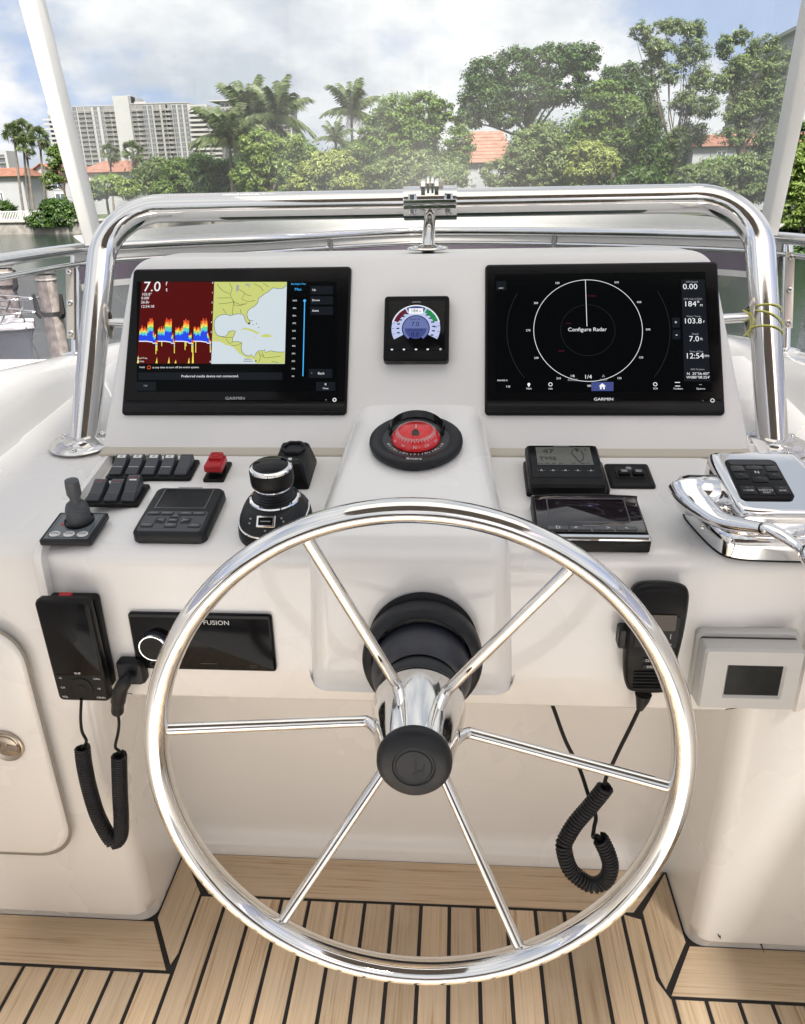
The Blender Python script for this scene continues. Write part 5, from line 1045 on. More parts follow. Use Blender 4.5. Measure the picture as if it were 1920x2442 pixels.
b.loft(lps, True, True); b.build('hood', gloss, cp, ang=40)
b = MB(); b.lathe([(.0, .0135), (.0535, .0135)], 48); b.build('bowl', pbr('deep_black', (.004, .004, .005), .3), cp)
b = MB(); b.lathe([(.0385, .0125), (.0385, .0145), (.0368, .0195), (.0315, .0255), (.0262, .0298), (.0255, .0302), (.0238, .0292), (.010, .0260), (.0, .0258)], 64); cdm = pbr('red_compass_card', (.62, .008, .014), .3, emit=(.6, .008, .014), es=.12); card = b.build('card', [cdm], cp, ang=40)
b = MB()
def conept(r0, z0, r1, z1, a, t): r = r0+(r1-r0)*t; z = z0+(z1-z0)*t; return Vector((r*math.cos(a), r*math.sin(a), z))
for k in range(72):
    a = R(k*5-90); wd = R(1.0)
    r0, z0, r1, z1 = .0320, .0255, .0266, .0297; t0 = 0 if k % 2 == 0 else .35
    P4 = [conept(r0, z0, r1, z1, a-wd, t0), conept(r0, z0, r1, z1, a+wd, t0), conept(r0, z0, r1, z1, a+wd, .95), conept(r0, z0, r1, z1, a-wd, .95)]
    b.poly([tuple(p+Vector((p.x, p.y, .02)).normalized()*.0006) for p in P4])
for k, tx in ((0, 'N'), (30, '330'), (60, '300'), (-30, '30'), (-60, '60'), (90, 'W'), (-90, 'E')):
    a = R(k-90); Mx = Matrix.Rotation(R(k), 4, 'Z') @ Matrix.Translation((0, -.0364, .0203)) @ Matrix.Rotation(R(50), 4, 'X'); b.text(tx, .0078 if len(tx) == 1 else .0056, 0, 0, .0009, 0, Mx)
b.stroke([(0, .006), (0, .016)], .0012, .0295); 
b.build('card_lettering', white_p, card, smooth=False)
b = MB()
for k in range(-9, 10):
    a = R(k*7.5-90); Mx = Matrix.Rotation(R(k*7.5), 4, 'Z')
    if k % 3 == 0: b.text({0: '0', 3: '20', -3: '20', 6: '40', -6: '40', 9: '60', -9: '60'}[k], .0062, 0, -.0455, .0141, 0, Mx)
    else: b.rect(-.0005, .0005, -.0475, -.0435, .0139, 0, Mx)
b.text('Riviera', .0085, 0, -.0625, .0176); b.build('ring_lettering', white_p, cp, smooth=False)
b = MB(); b.lathe([(.0006, .006), (.006, .006), (.0062, .029), (.004, .0325), (.0, .0325)], 16, M=Matrix.Translation((0, -.006, 0))); b.build('pivot', blk, cp)
b = MB(); b.lathe([(.0415*math.cos(R(a)), .012+.0245*math.sin(R(a))) for a in range(0, 91, 6)], 48); b.build('dome', clearglass, cp, ang=80)

# ---- rocker switch panels
def rocker(parent, x, y, h, tilt, icon, dots=True):
    b = MB(); pf = [(-.0235, .003), (-.0235, .0082), (-.0215, .0102), (-.004, .0128), (.010, .0168), (.0185, .0190), (.0225, .0180), (.0235, .0150), (.0235, .003)]
    if tilt: pf = [(yy, zz+(yy+.0235)*.16 if zz > .004 else zz) for yy, zz in pf]
    pf = [(yy*h/.047, zz) for yy, zz in pf]
    b.loft([[(xx, yy*s_, .003+(zz-.003)*s2) for yy, zz in pf] for xx, s_, s2 in ((-.0102, .93, .86), (-.0092, 1, 1), (.0092, 1, 1), (.0102, .93, .86))], True, True)
    def top(yy):
        for (a0, z0), (a1, z1) in zip(pf[1:-1], pf[2:]):
            if a0 <= yy <= a1: return z0+(z1-z0)*(yy-a0)/(a1-a0)+.00035
        return .02
    def tq(x0, x1, y0, y1, m): b.poly([(x0, y0, top(y0)), (x1, y0, top(y0)), (x1, y1, top(y1)), (x0, y1, top(y1))], m)
    if icon == 1: tq(-.0066, .0066, .0112, .0180, 1); tq(-.0022, .0022, .0128, .0166, 3)
    if icon == 2: tq(-.0056, .0056, .0135, .0175, 2); tq(-.0056, .0056, .0105, .0128, 1 if tilt else 3)
    tq(-.0078, .0078, -.0082, -.0074, 1 if icon == 1 else 3)
    if dots:
        for rr_i in range(2):
            for cc_i in range(4): xx = -.0062+cc_i*.0041; yy = -.0125-rr_i*.0052; tq(xx-.0007, xx+.0007, yy-.0007, yy+.0007, 4)
    o = b.build('rocker', [pbr('rocker_slate', (.048, .053, .062), .33, spec=.4, rvar=(60, .28, .42)), pbr('icon_white', (.72, .72, .70), .5), pbr('lens_red', (.10, .012, .02), .2, coat=.5), pbr('slate_mark', (.10, .11, .12), .5), pbr('dot_black', (.006, .006, .006), .6)], parent, ang=40); o.location = (x, y, 0); return o
pA = thing('switch_panel', 'back row switch panel with four icon rockers and one blank rocker', 'switch panel', DASH(-.4115, .2085, .0005))
b = MB(); b.slab(.136, .058, [(0, 0), (.004, 0), (.0055, .0015)], .004); b.build('frame', blk, pA)
for i in range(5): rocker(pA, -.0535+i*.0262, .001, .046, False, 1 if i < 4 else 0, i < 4)
pB = thing('switch_panel', 'front switch panel with three rockers of which the right one is flipped up', 'switch panel', DASH(-.4435, .1345, .0005))
b = MB(); b.slab(.086, .058, [(0, 0), (.004, 0), (.0055, .0015)], .004); b.build('frame', blk, pB)
for i in range(3): rocker(pB, -.0275+i*.0268, .0, .046, i == 2, 2)
# red switch
rs = thing('kill_switch', 'red battery key switch on a small black plate left of the joystick', 'switch', DASH(-.3065, .205, .0005))
b = MB(); b.slab(.033, .056, [(0, 0), (.003, 0), (.0045, .0012)], .003); b.build('plate', blk, rs)
b = MB(); b.slab(.022, .030, [(.004, 0), (.0145, 0)], .003, y=-.002); b.build('stem', pbr('deep_black', (.004, .004, .005), .3), rs)
b = MB(); b.slab(.0285, .036, [(.013, .001), (.0145, 0), (.0225, .0005), (.0245, .0025)], .003, y=-.003); b.slab(.021, .020, [(.0235, 0), (.0285, .0005), (.0295, .002)], .003, y=.006); b.lathe([(.0068, .0293), (.0068, .0303), (.0052, .0303), (.0052, .0296)], 18, M=Matrix.Translation((0, .006, 0))); b.build('cover', red, rs, ang=30)
# bow thruster joystick
th = thing('thruster_joystick', 'small grey thruster stick on a square plate with three white buttons', 'joystick', DASH(-.470, .0455, .0005))
b = MB(); b.slab(.073, .070, [(0, 0), (.0065, 0), (.008, .0012)], .003); b.build('plate', blk2, th)
b = MB(); b.slab(.063, .060, [(.0078, 0), (.0084, 0)], .002); b.build('label_panel', [pbr('thruster_label', (.13, .15, .165), .3, coat=.2)], th)
b = MB(); b.stroke([(-.0285, -.022), (-.0285, .0275), (.0285, .0275), (.0285, -.022), (.024, -.0275), (-.024, -.0275)], .0008, .0088, 0, closed=True)
b.text('ON', .0072, -.0195, -.0195, .0101, 1); b.text('ON', .0072, .001, -.0195, .0101, 1); b.text('OFF', .0062, .0205, -.0195, .0101, 1); b.poly([(-.023, .004, .0088), (-.016, -.001, .0088), (-.016, .009, .0088)], 2); b.poly([(.023, .006, .0088), (.016, .011, .0088), (.016, .001, .0088)], 3); b.rect(.004, .022, .0225, .0238, .0088, 4)
b.build('lettering', [blk, blk, pbr('port_red', (.45, .05, .06), .5), pbr('starboard_green', (.04, .22, .13), .5), dim_p], th, smooth=False)
for x in (-.0195, .001, .0205): MB().lathe([(0, .0097), (.0068, .0097), (.0078, .0092), (.0078, .0082)], 24, M=Matrix.Translation((x, -.0195, 0)) @ Matrix.Scale(.82, 4, (0, 1, 0))).build('button', pbr('button_white', (.72, .72, .71), .4), th)
b = MB(); b.lathe([(.0205, .008), (.0205, .012), (.0195, .0125)], 32, M=Matrix.Translation((.003, .012, 0))); b.build('stick_base', blk, th)
tilt = Matrix.Translation((.003, .012, .010)) @ Matrix.Rotation(R(5), 4, 'Y') @ Matrix.Rotation(R(-2), 4, 'X') @ Matrix.Scale(.79, 4, (0, 0, 1)) @ Matrix.Scale(.86, 4, (1, 0, 0)) @ Matrix.Scale(.86, 4, (0, 1, 0))
b = MB(); b.lathe([(.0195, .0), (.0195, .018), (.0187, .022), (.0192, .0235), (.0178, .027), (.0182, .0285), (.0162, .032), (.0166, .0335), (.0142, .0365), (.0095, .0405), (.0085, .0445), (.0085, .0485), (.0115, .056), (.0115, .072), (.0108, .083), (.0098, .0835), (.0, .0838)], 32, M=tilt); b.build('stick', pbr('stick_grey', (.06, .066, .074), .55), th, ang=30)
# autopilot keypad
ap = thing('autopilot_keypad', 'grey black autopilot keypad with a blank screen left of the joystick', 'autopilot', DASH(-.3255, .0775, .0005))
b = MB(); lps = []
for z, ins_, in ((0, .001), (.002, 0), (.013, .0005), (.0165, .0025), (.0180, .005)):
    lps.append([(x, y+(.004*(1-(x/.052)**2) * -1 if y < 0 else 0), z*(1.0 if y < 0 else 1.0)) for x, y, _ in rrect(.104-2*ins_, .118-2*ins_, .010, z, 0, 0, 6)])
b.loft(lps, True, True); b.build('case', blk2, ap, ang=30)
b = MB(); b.slab(.0755, .054, [(.0178, .0), (.0186, .0003), (.0186, .0025), (.0172, .003)], .002, y=.0265); b.build('screen', pbr('screen_off', (.022, .026, .026), .22, coat=.2), ap)
b = MB(); b.slab(.090, .0495, [(.0176, 0), (.0184, .0008)], .006, y=-.031); b.build('keypad_panel', pbr('keypad_slate', (.045, .05, .058), .45), ap)
key_m = pbr('key_slate', (.085, .092, .105), .4, coat=.1); keyk = pbr('key_well', (.006, .006, .007), .5)
def key(x, y, w_, h_, sh=None):
    b = MB(); b.slab(w_+.003, h_+.003, [(.0182, 0), (.0187, 0)], .002, 1, x=x, y=y)
    if sh: b.loft([[(x+px*w_/2*s_, y+py*h_/2*s_, z) for px, py in sh] for z, s_ in ((.0187, 1), (.0200, .93), (.0204, .8))], True, True, 0)
    else: b.slab(w_, h_, [(.0187, 0), (.0200, .0003), (.0205, .0012)], .0016, 0, x=x, y=y)
    b.rect(x-w_*.22, x+w_*.22, y-.0007, y+.0007, .0207, 2); b.build('key', [key_m, keyk, dim_p], ap)
for i, x in enumerate((-.033, -.0135, .0135, .032)): key(x, -.0135, .0165, .0052)
key(0, -.0195, .0125, .0075, [(-1, -1), (1, -1), (0, 1)]); key(-.0185, -.0305, .012, .010, [(-1, 0), (1, -1), (1, 1)]); key(.0185, -.0305, .012, .010, [(-1, -1), (1, 0), (-1, 1)]); key(0, -.0305, .0125, .0062); key(0, -.0425, .0155, .0068); key(-.0335, -.0425, .0155, .0062); key(.0335, -.0425, .0150, .0062)
b = MB(); b.rect(-.018, .018, .0535, .0562, .0186); b.build('brand_strip', dim_p, ap, smooth=False)
# docking joystick
jy = thing('docking_joystick', 'large black docking joystick with a chrome ringed round knob', 'joystick', DASH(-.187, .0655, .0005) @ Matrix.Scale(.80, 4, (0, 0, 1)))
def jout(s, z, fr=1.):
    o = []
    for j in range(48):
        a = 2*PI*j/48; c, sn_ = math.cos(a), math.sin(a); ex = 2.6
        x = math.copysign(abs(c)**(2/ex), c)*.0475*s; y = math.copysign(abs(sn_)**(2/ex), sn_)*.060*s
        x *= (1.04 - .10*(-y/.06) if y > 0 else 1.04+.02*y/.06*-1)
        x *= 1-.13*max(0, -y/.06)**2
        o.append((x, y, z*(1+.0*y)))
    return o
b = MB(); b.loft([jout(1, 0), jout(1.0, .004), jout(.985, .014), jout(.95, .0215)], True, True); b.build('base', blk, jy, ang=40)
b = MB(); b.loft([jout(.958, .0212), jout(.952, .0232), jout(.925, .0236)], False, False); b.build('trim_ring', chrome2, jy)
b = MB(); b.loft([[(x, y+.004*k_*0+(.006 if False else 0), z) for x, y, z in jout(s, z)] for s, z, k_ in ((.93, .0230, 0), (.90, .031, 1), (.80, .041, 2), (.70, .0485, 3), (.62, .051, 4))], True, True); b.build('dome', blk2, jy, ang=40)
Mj = Matrix.Translation((.002, .010, .048)) @ Matrix.Rotation(R(-2), 4, 'X')
b = MB(); b.lathe([(.0345, -.004), (.036, .0015), (.0345, .004), (.0315, .0048)], 40, M=Mj); b.build('collar', chrome2, jy)
b = MB(); b.lathe([(.0315, .003), (.0285, .0052), (.0292, .0070), (.0265, .0093), (.0275, .0115), (.0250, .0138), (.0262, .0160), (.0242, .0183), (.0250, .0205), (.0230, .0232), (.022, .028)], 36, M=Mj); b.build('bellows', rub, jy, ang=30)
b = MB(); b.lathe([(.0228, .0250), (.0262, .0250), (.0268, .0265), (.0262, .028)], 40, M=Mj); b.build('lower_ring', chrome2, jy)
b = MB(); b.lathe([(.0255, .0275), (.0292, .032), (.0300, .039), (.0298, .058), (.0290, .0605)], 48, M=Mj); b.build('knob', blk, jy, ang=40)
b = MB(); b.lathe([(.0293, .0602), (.0288, .0632), (.0262, .0655), (.0245, .0658)], 48, M=Mj); b.build('knob_ring', chrome2, jy)
b = MB(); b.lathe([(.0255, .0650), (.020, .0672), (.010, .0685), (0, .0688)], 40, M=Mj); b.build('knob_top', gloss, jy)
sl = MB(); Ms = Matrix.Translation((.001, -.0435, .0450)) @ Matrix.Rotation(R(46), 4, 'X')
sl.slab(.026, .0185, [(0, .002), (.0045, 0), (.0058, .0010)], .002, 0, M=Ms); sl.slab(.0205, .0128, [(.003, 0), (.0068, .0006)], .0015, 1, M=Ms); sl.rect(-.007, .007, -.0008, .0008, .0071, 2, M=Ms)
for x, y in ((-.021, .004), (-.022, -.003), (.021, .005), (.024, .0), (.0, -.0145)): sl.disc(x, y, .0016, .0042, 2, M=Ms, n=8)
sl.build('button_panel', [chrome2, gloss, dim_p], jy, ang=30)
b = MB(); Mr = Matrix.Translation((.004, -.0588, .011)) @ Matrix.Rotation(R(84), 4, 'X'); b.lathe([(.0068, .0), (.0085, .0016), (.0068, .0026), (.0056, .002)], 24, M=Mr); b.lathe([(0, .0016), (.0056, .0016)], 20, 1, M=Mr); b.build('power_button', [chrome2, gloss], jy)
# remote cradle behind the joystick
rh = thing('remote_cradle', 'black box with a round socket behind the big joystick', 'cradle', DASH(-.1835, .2005, .0005))
b = MB(); b.loft([rrect(.058, .084, .004, 0, 0, 0), rrect(.058, .084, .004, .004, 0, 0), rrect(.044, .070, .005, .034, -.001, .004), rrect(.040, .066, .005, .037, -.001, .004)], True, True); b.build('case', blk, rh, ang=30)
b = MB()
prf = [(.019, .035), (.0185, .041), (.0165, .0425), (.0145, .041), (.0135, .032)]
b.loft([[(r*(1+.07*math.cos(6*2*PI*j/48))*math.cos(2*PI*j/48), r*(1+.07*math.cos(6*2*PI*j/48))*math.sin(2*PI*j/48)+.016, z) for j in range(48)] for r, z in prf], False, False); b.lathe([(0, .0375), (.0145, .0375)], 24, M=Matrix.Translation((0, .016, 0))); b.build('socket', rub, rh)
b = MB(); b.slab(.0062, .0062, [(.036, 0), (.0385, .0003), (.039, .001)], .0012, y=-.0165); b.build('button', pbr('button_white', (.72, .72, .71), .4), rh)
b = MB(); b.rect(-.008, .004, -.0245, -.0236, .0374); b.rect(.006, .012, -.0165, -.0157, .0374); b.build('print_mark', dim_p, rh, smooth=False)
# autopilot display
da = thing('autopilot_display', 'black autopilot display with a grey lcd reading 47 on the right dash', 'display', DASH(.2305, .187, .0005))
b = MB(); b.slab(.120, .084, [(0, 0), (.010, 0), (.013, .003)], .004, x=.0, y=-.002); b.build('base', blk, da)
MA = Matrix.Translation((-.002, .002, .012)) @ Matrix.Rotation(R(3), 4, 'X')
b = MB(); b.slab(.110, .108, [(0, .002), (.002, 0), (.012, .0), (.0165, .003)], .005, M=MA); b.build('case', blk, da, ang=30)
b = MB(); b.slab(.100, .086, [(.0163, 0), (.0172, .0005)], .003, y=.008, M=MA); b.build('face', gloss, da)
b = MB(); b.slab(.082, .048, [(.0171, 0), (.0176, 0)], .001, x=.001, y=.0215, M=MA); b.build('lcd', [lcd], da)
b = MB(); b.text('47', .017, -.0215, .0335, .0180, 0, MA); b.text('TMS', .0125, -.024, .0135, .0180, 0, MA, sx=1.15); b.stroke([(.016, .040), (.013, .028), (.018, .016), (.022, .004)], .0012, .0180, 0, MA); b.stroke([(.027, .038), (.030, .025), (.029, .012), (.022, .004)], .0012, .0180, 0, MA); b.poly([(.018, .042, .018), (.022, .032, .018), (.027, .042, .018)][::-1], 0, MA); b.stroke([(.034, .041), (.036, .036)], .0010, .018, 0, MA)
for x in (-.035, -.026, -.016, -.006, .012, .026, .034): b.rect(x-.003, x+.003, .0005, .0014, .018, 0, MA)
for i, x in enumerate((-.036, -.019, -.001, .017, .036)): b.text('+=>*~'[i] if False else '^', .010, x, -.0195, .0178, 1, MA); b.rect(x-.006, x-.0035, -.0185, -.0178, .0178, 2, MA); b.rect(x+.0035, x+.006, -.0185, -.0178, .0178, 2, MA)
b.rect(-.012, .012, .0472, .0486, .0178, 2, MA); b.build('lettering', [lcd_ink, white_p, dim_p], da, smooth=False)
# engine display
db = thing('engine_display', 'black engine display with a chrome lower edge and four flat keys', 'display', DASH(.2475, .063, .0005))
b = MB(); b.slab(.148, .106, [(0, .001), (.0015, 0), (.0165, 0), (.0195, .0015)], .003); b.build('case', blk, db, ang=30)
b = MB(); b.slab(.142, .088, [(.0193, 0), (.0212, .0004), (.0216, .001)], .002, y=.0075); b.build('face', pbr('plum_black_glass', (.010, .006, .010), .06, coat=.5), db)
b = MB(); b.slab(.106, .056, [(.0212, -.0015), (.0222, -.0008), (.0222, .0005), (.0214, .001)], .002, y=.0145); b.build('screen', pbr('screen_glass_off', (.010, .006, .010), .05, coat=.6), db)
b = MB(); b.slab(.148, .0115, [(.0165, 0), (.0205, .0005), (.0225, .003)], .003, y=-.0465); b.build('lower_chrome', chrome2, db)
b = MB(); b.loft([[(x, .049+.005*(1-(x/.074)**2)-(0 if k < 2 else .0035), z) for k, z in ((0, .0150), (1, .0228), (2, .0232), (3, .0150))] for x in np.linspace(-.073, .073, 13)], True, True); b.build('upper_chrome', chrome2, db)
for i, x in enumerate((-.0445, -.0150, .0150, .0450)):
    b = MB(); b.slab(.0275, .0088, [(.0212, 0), (.0232, .0003), (.0236, .001)], .0012, 0, x=x, y=-.030); 
    if i in (0, 3): b.text('D' if i == 0 else '<', .009, x, -.030, .0238, 1)
    else: b.text('<' if i == 1 else '>', .010, x+(-.006 if i == 1 else .006), -.030, .0238, 1); b.rect(x-.004, x+.010 if i == 1 else x+.002, -.0308, -.0296, .0238, 1) if False else None
    b.build('key', [pbr('key_steel', (.085, .09, .098), .35, .3), white_p], db, smooth=False)
b = MB(); b.rect(-.011, .011, -.0235, -.0218, .0220); b.build('brand_strip', dim_p, db, smooth=False)
# trim plate
tp = thing('trim_switch', 'small black switch plate with two square keys below the right screen', 'switch', DASH(.3285, .1995, .0005))
b = MB(); b.slab(.066, .066, [(0, 0), (.003, 0), (.0055, .0035), (.0058, .006)], .004); b.build('plate', blk, tp, ang=30)
b = MB(); b.slab(.043, .031, [(.0055, 0), (.0075, .0008)], .003, y=.0015); b.build('key_frame', blk2, tp)
for x in (-.0095, .0115): MB().slab(.0165, .0135, [(.0073, 0), (.0118, .0004), (.0126, .0014)], .0014, x=x, y=-.0035).slab(.009, .0062, [(.0126, 0), (.0129, 0)], .0008, 1, x=x, y=-.0025).build('key', [blk, dim_p], tp)
b = MB(); b.lathe([(0, .0088), (.0042, .0086), (.0046, .0074)], 20, M=Matrix.Translation((0, .0125, 0))); b.build('indicator', dim_p, tp)

# ---- throttle --------------------------------------------------------------------------------
tt = thing('throttle_control', 'polished chrome throttle control with one lever and a black keypad on the right dash', 'throttle', DASH(.473, .048, .0005) @ Matrix.Scale(.76, 4, (0, 0, 1)))
def tl_out(pts, z): return [(x, y, z) for x, y in pts]
def smooth_loop(pts, per=6): return [(p.x, p.y) for p in pts_bezier([(x, y, 0) for x, y in pts], per, True)]
basep = smooth_loop([(-.088, .055), (-.082, .012), (-.066, -.034), (-.045, -.050), (.0, -.054), (.060, -.054), (.098, -.045), (.100, .02), (.090, .070), (.0, .080), (-.060, .076)])
def sc(pts, s, dx=0, dy=0): return [(x*s+dx, y*s+dy) for x, y in pts]
b = MB(); b.loft([tl_out(sc(basep, 1.0), 0), tl_out(sc(basep, 1.0), .003)], True, True); b.build('gasket', blk, tt)
b = MB(); b.loft([tl_out(sc(basep, .99), .003), tl_out(sc(basep, .98), .022), tl_out(sc(basep, .955), .040), tl_out(sc(basep, .90, .004, .002), .050), tl_out(sc(basep, .80, .008, .004), .054)], True, True); b.build('base_cover', chrome2, tt, ang=50)
# pod with sloping top
podp = smooth_loop([(-.060, .078), (-.058, .02), (-.052, -.030), (-.04, -.044), (.02, -.046), (.060, -.044), (.074, -.028), (.070, .03), (.060, .080), (.045, .088), (-.045, .088)])
def podz(y, k): return k*(.1005+(y-.02)*.10)
b = MB(); b.loft([tl_out(podp, .045), [(x, y, .045+(podz(y, 1)-.045)*.72) for x, y in podp], [(x*.975, y*.98, .045+(podz(y, 1)-.045)*.94) for x, y in podp], [(x*.93, y*.94+.001, podz(y, 1)) for x, y in podp], [(x*.80, y*.86+.002, podz(y, 1)+.0006) for x, y in podp]], True, True); b.build('pod', chrome2, tt, ang=50)
def pz(y): return podz(y, 1)+.0012
Mk = Matrix.Translation((-.012, .022, podz(.022, 1)+.0012)) @ Matrix.Rotation(math.atan(.10), 4, 'X')
b = MB(); b.loft([[(x*1.0+(.0055 if y > 0 else -.003)*0, y, z) for x, y, z in rrect(.067-2*i, .088-2*i, .009, zz, 0, 0, 5)] for zz, i in ((-.002, 0), (.0015, 0), (.0024, .0012))], True, True, M=Mk); kb = b.build('keypad_base', pbr('keypad_black', (.004, .004, .005), .3, spec=.12), tt, ang=30)
def tkey(x, y, w_, h_, txt=None, m=None):
    b = MB(); b.slab(w_, h_, [(.002, 0), (.0034, .0004), (.0038, .0013)], .0022, 0, x=x, y=y, M=Mk)
    if txt:
        for i_, l_ in enumerate(txt.split('|')): b.text(l_, .0046, x, y-.001+.0022*(len(txt.split('|'))-1)-.0048*i_, .0041, 1, Mk, sx=.82)
    b.rect(x-.002, x+.002, y+h_*.28, y+h_*.28+.0006, .0041, 2, Mk)
    b.build('key', [m or pbr('key_grey', (.010, .011, .013), .35, spec=.15), white_p, dim_p], tt, ang=30)
kgl = pbr('key_light', (.045, .047, .052), .35, spec=.2)
b = MB(); b.slab(.058, .012, [(.002, 0), (.0034, .0004)], .004, x=0, y=.0355, M=Mk); b.build('key_strip', kgl, tt)
tkey(-.0215, .0215, .017, .0125, m=kgl); tkey(.0005, .0235, .022, .0085, m=kgl); tkey(.0225, .0215, .016, .0125, m=kgl)
tkey(-.021, .004, .0185, .013); tkey(.0005, -.0035, .0195, .0125); tkey(.0215, .004, .0175, .013)
tkey(-.021, -.027, .0195, .018, '1 LEVER'); tkey(.0005, -.0285, .0205, .018, 'THROTTLE|ONLY'); tkey(.0215, -.027, .0185, .018, 'SYNC')
b = MB(); b.stroke([(.013*math.cos(t), .0115+.0052*math.sin(t)) for t in np.linspace(0, 6.28, 24)], .0016, .0044, 0, Mk); b.text('N', .0082, .0005, .0113, .0046, 1, Mk); b.build('neutral_ring', [blk, white_p], tt, smooth=False)
# hollow below keypad
Mh = Matrix.Translation((-.006, -.0475, .066)) @ Matrix.Rotation(R(52), 4, 'X')
b = MB(); b.slab(.074, .026, [(-.002, 0), (.0016, .0004), (.0024, .002)], .006, M=Mh); b.build('front_recess', chrome2, tt, ang=30)
# pivot hub and lever
Hc = Vector((-.087, .018, .058))
b = MB(); b.lathe([(0, .030), (.022, .030), (.030, .026), (.033, .018), (.033, -.016), (.030, -.024), (.024, -.028), (0, -.028)], 40, M=Matrix.Translation(Hc+Vector((.010, .012, .004))) @ Matrix.Rotation(R(-90), 4, 'Y') @ Matrix.Scale(1.0, 4)); b.build('pivot_hub', chrome2, tt, ang=30)
lv = pts_bezier([Hc+Vector((-.006, .022, .018)), Hc+Vector((-.006, .0, .012)), Hc+Vector((.004, -.026, .008)), Hc+Vector((.020, -.058, .012)), Hc+Vector((.050, -.098, .036))], 7)
k = len(lv); rad = [.0315-(.0315-.009)*min(1, (i/(k-1))*1.05)**.75 for i in range(k)]; rad[0] = .012; rad[1] = .0235; rad[2] = .0275
b = MB(); b.tube(lv, rad, 24); b.build('lever', chrome2, tt, ang=60)
e1 = lv[-1]; dr = (lv[-1]-lv[-3]).normalized()
b = MB(); b.tube([e1-dr*.001, e1+dr*.004], .0084, 20); b.build('lever_collar', blk, tt)
e2 = e1+dr*.004; ringc = Vector((.004, -.140, .100))
b = MB(); b.tube(pts_bezier([e2, e2+dr*.008, e2.lerp(ringc, .6), ringc+Vector((-.012, .008, 0))], 5), [.0095]*4+[.0085]*4+[.0075]*4+[.0075]*4, 18); b.build('lever_tip', chrome2, tt, ang=60)
Mr = Matrix.Translation(ringc) @ Matrix.Rotation(R(28), 4, 'X') @ Matrix.Rotation(R(12), 4, 'Y')
b = MB(); b.lathe([(.0 , -.010), (.0150, -.0115), (.0190, -.008), (.0205, 0), (.0190, .0085), (.0155, .0118), (.0118, .0108), (.0105, .0078), (.0095, .005), (.0, .004)], 36, M=Mr); b.build('lever_knob', chrome2, tt, ang=40)
b = MB(); b.lathe([(0, .003), (.003, .0028), (.0042, .0005), (.0042, -.001)], 14, M=Matrix.Translation((-.0805, -.006, .026)) @ Matrix.Rotation(R(-84), 4, 'Y')); b.build('screw', chrome, tt)

# ---- front face devices ------------------------------------------------------------------------
st = thing('stereo', 'flat black marine stereo with one big round knob behind the wheel', 'stereo', FRONT(-.289, .6475, .0005))
b = MB(); b.slab(.205, .0925, [(0, 0), (.004, 0), (.007, .0025), (.0075, .004)], .005); b.build('face', gloss, st, ang=30)
b = MB(); b.slab(.200, .005, [(.0068, 0), (.0078, .0006)], .002, y=.0435); b.build('top_edge', blk2, st)
b = MB(); b.lathe([(.0205, .007), (.0205, .018), (.0195, .0195)], 40, M=Matrix.Translation((-.0665, -.001, 0))); kb = b.build('knob', pbr('dark_steel', (.10, .11, .125), .3, .8), st)
b = MB(); b.lathe([(.0200, .0190), (.0208, .0205), (.0198, .0220), (.0184, .0220)], 40, M=Matrix.Translation((-.0665, -.001, 0))); b.build('knob_ring', chrome2, kb)
b = MB(); b.lathe([(.0186, .0215), (0, .0218)], 40, M=Matrix.Translation((-.0665, -.001, 0))); b.build('knob_cap', blk, kb)
b = MB(); b.text('FUSION', .0098, .0245, .0345, .0079, 0, sx=1.1); b.stroke([(-.0765+.0038*math.cos(t), -.036+.0038*math.sin(t)) for t in np.linspace(.9, 5.4, 14)], .0009, .0079, 1); b.rect(-.006, .018, -.0335, -.0325, .0079, 1); b.stroke([(.066, -.0375), (.076, -.0375), (.076, -.0345), (.066, -.0345)], .0007, .0079, 1, closed=True)
b.build('lettering', [white_p, pbr('faint_print', (.05, .05, .055), .5)], st, smooth=False)
# left handset
hs = thing('phone_handset', 'glossy black handset with a round pad hanging on the left of the console', 'handset', FRONT(-.462, .645, .0005))
b = MB(); b.slab(.070, .150, [(0, 0), (.010, 0), (.013, .002)], .006, x=-.002, y=.002); b.build('cradle', blk, hs)
Mh = Matrix.Translation((-.006, -.002, .013)) @ Matrix.Rotation(R(2.5), 4, 'X')
b = MB(); b.slab(.078, .172, [(0, .004), (.003, .001), (.011, 0), (.0155, .0015), (.0172, .004)], .009, seg=6, M=Mh); b.build('body', blk, hs, ang=35)
b = MB(); b.slab(.071, .120, [(.0168, 0), (.0176, .0004), (.0180, .0012)], .006, y=.022, M=Mh); b.build('screen', gloss, hs)
b = MB(); b.slab(.073, .045, [(.0168, 0), (.0175, .0008)], .006, y=-.0605, M=Mh); b.build('key_plate', blk, hs)
b = MB(); b.lathe([(.0175, .017), (.0172, .0185), (.0155, .0189), (.0060, .0184), (.0055, .0190), (0, .0192)], 40, M=Mh @ Matrix.Translation((0, -.060, 0))); b.build('round_pad', blk2 if False else blk, hs, ang=30)
b = MB(); b.text('VHF', .0055, 0, -.0345, .0185, 0, Mh)
for x, y, tx in ((-.0275, -.0435, '16'), (.0265, -.0435, 'CALL'), (-.027, -.0605, 'CH'), (.0265, -.061, 'HI'), (-.027, -.077, 'VOL'), (.0265, -.077, 'MENU')): b.text(tx, .0046, x, y, .0181, 0, Mh)
b.build('lettering', [white_p], hs, smooth=False)
b = MB(); b.slab(.018, .006, [(.008, 0), (.016, .001)], .002, x=-.010, y=.079); b.build('red_tab', red, hs)
def fpt(u, v, Y): p = atY(u, v, Y); return Vector((float(p[0]), Y, float(p[2])))
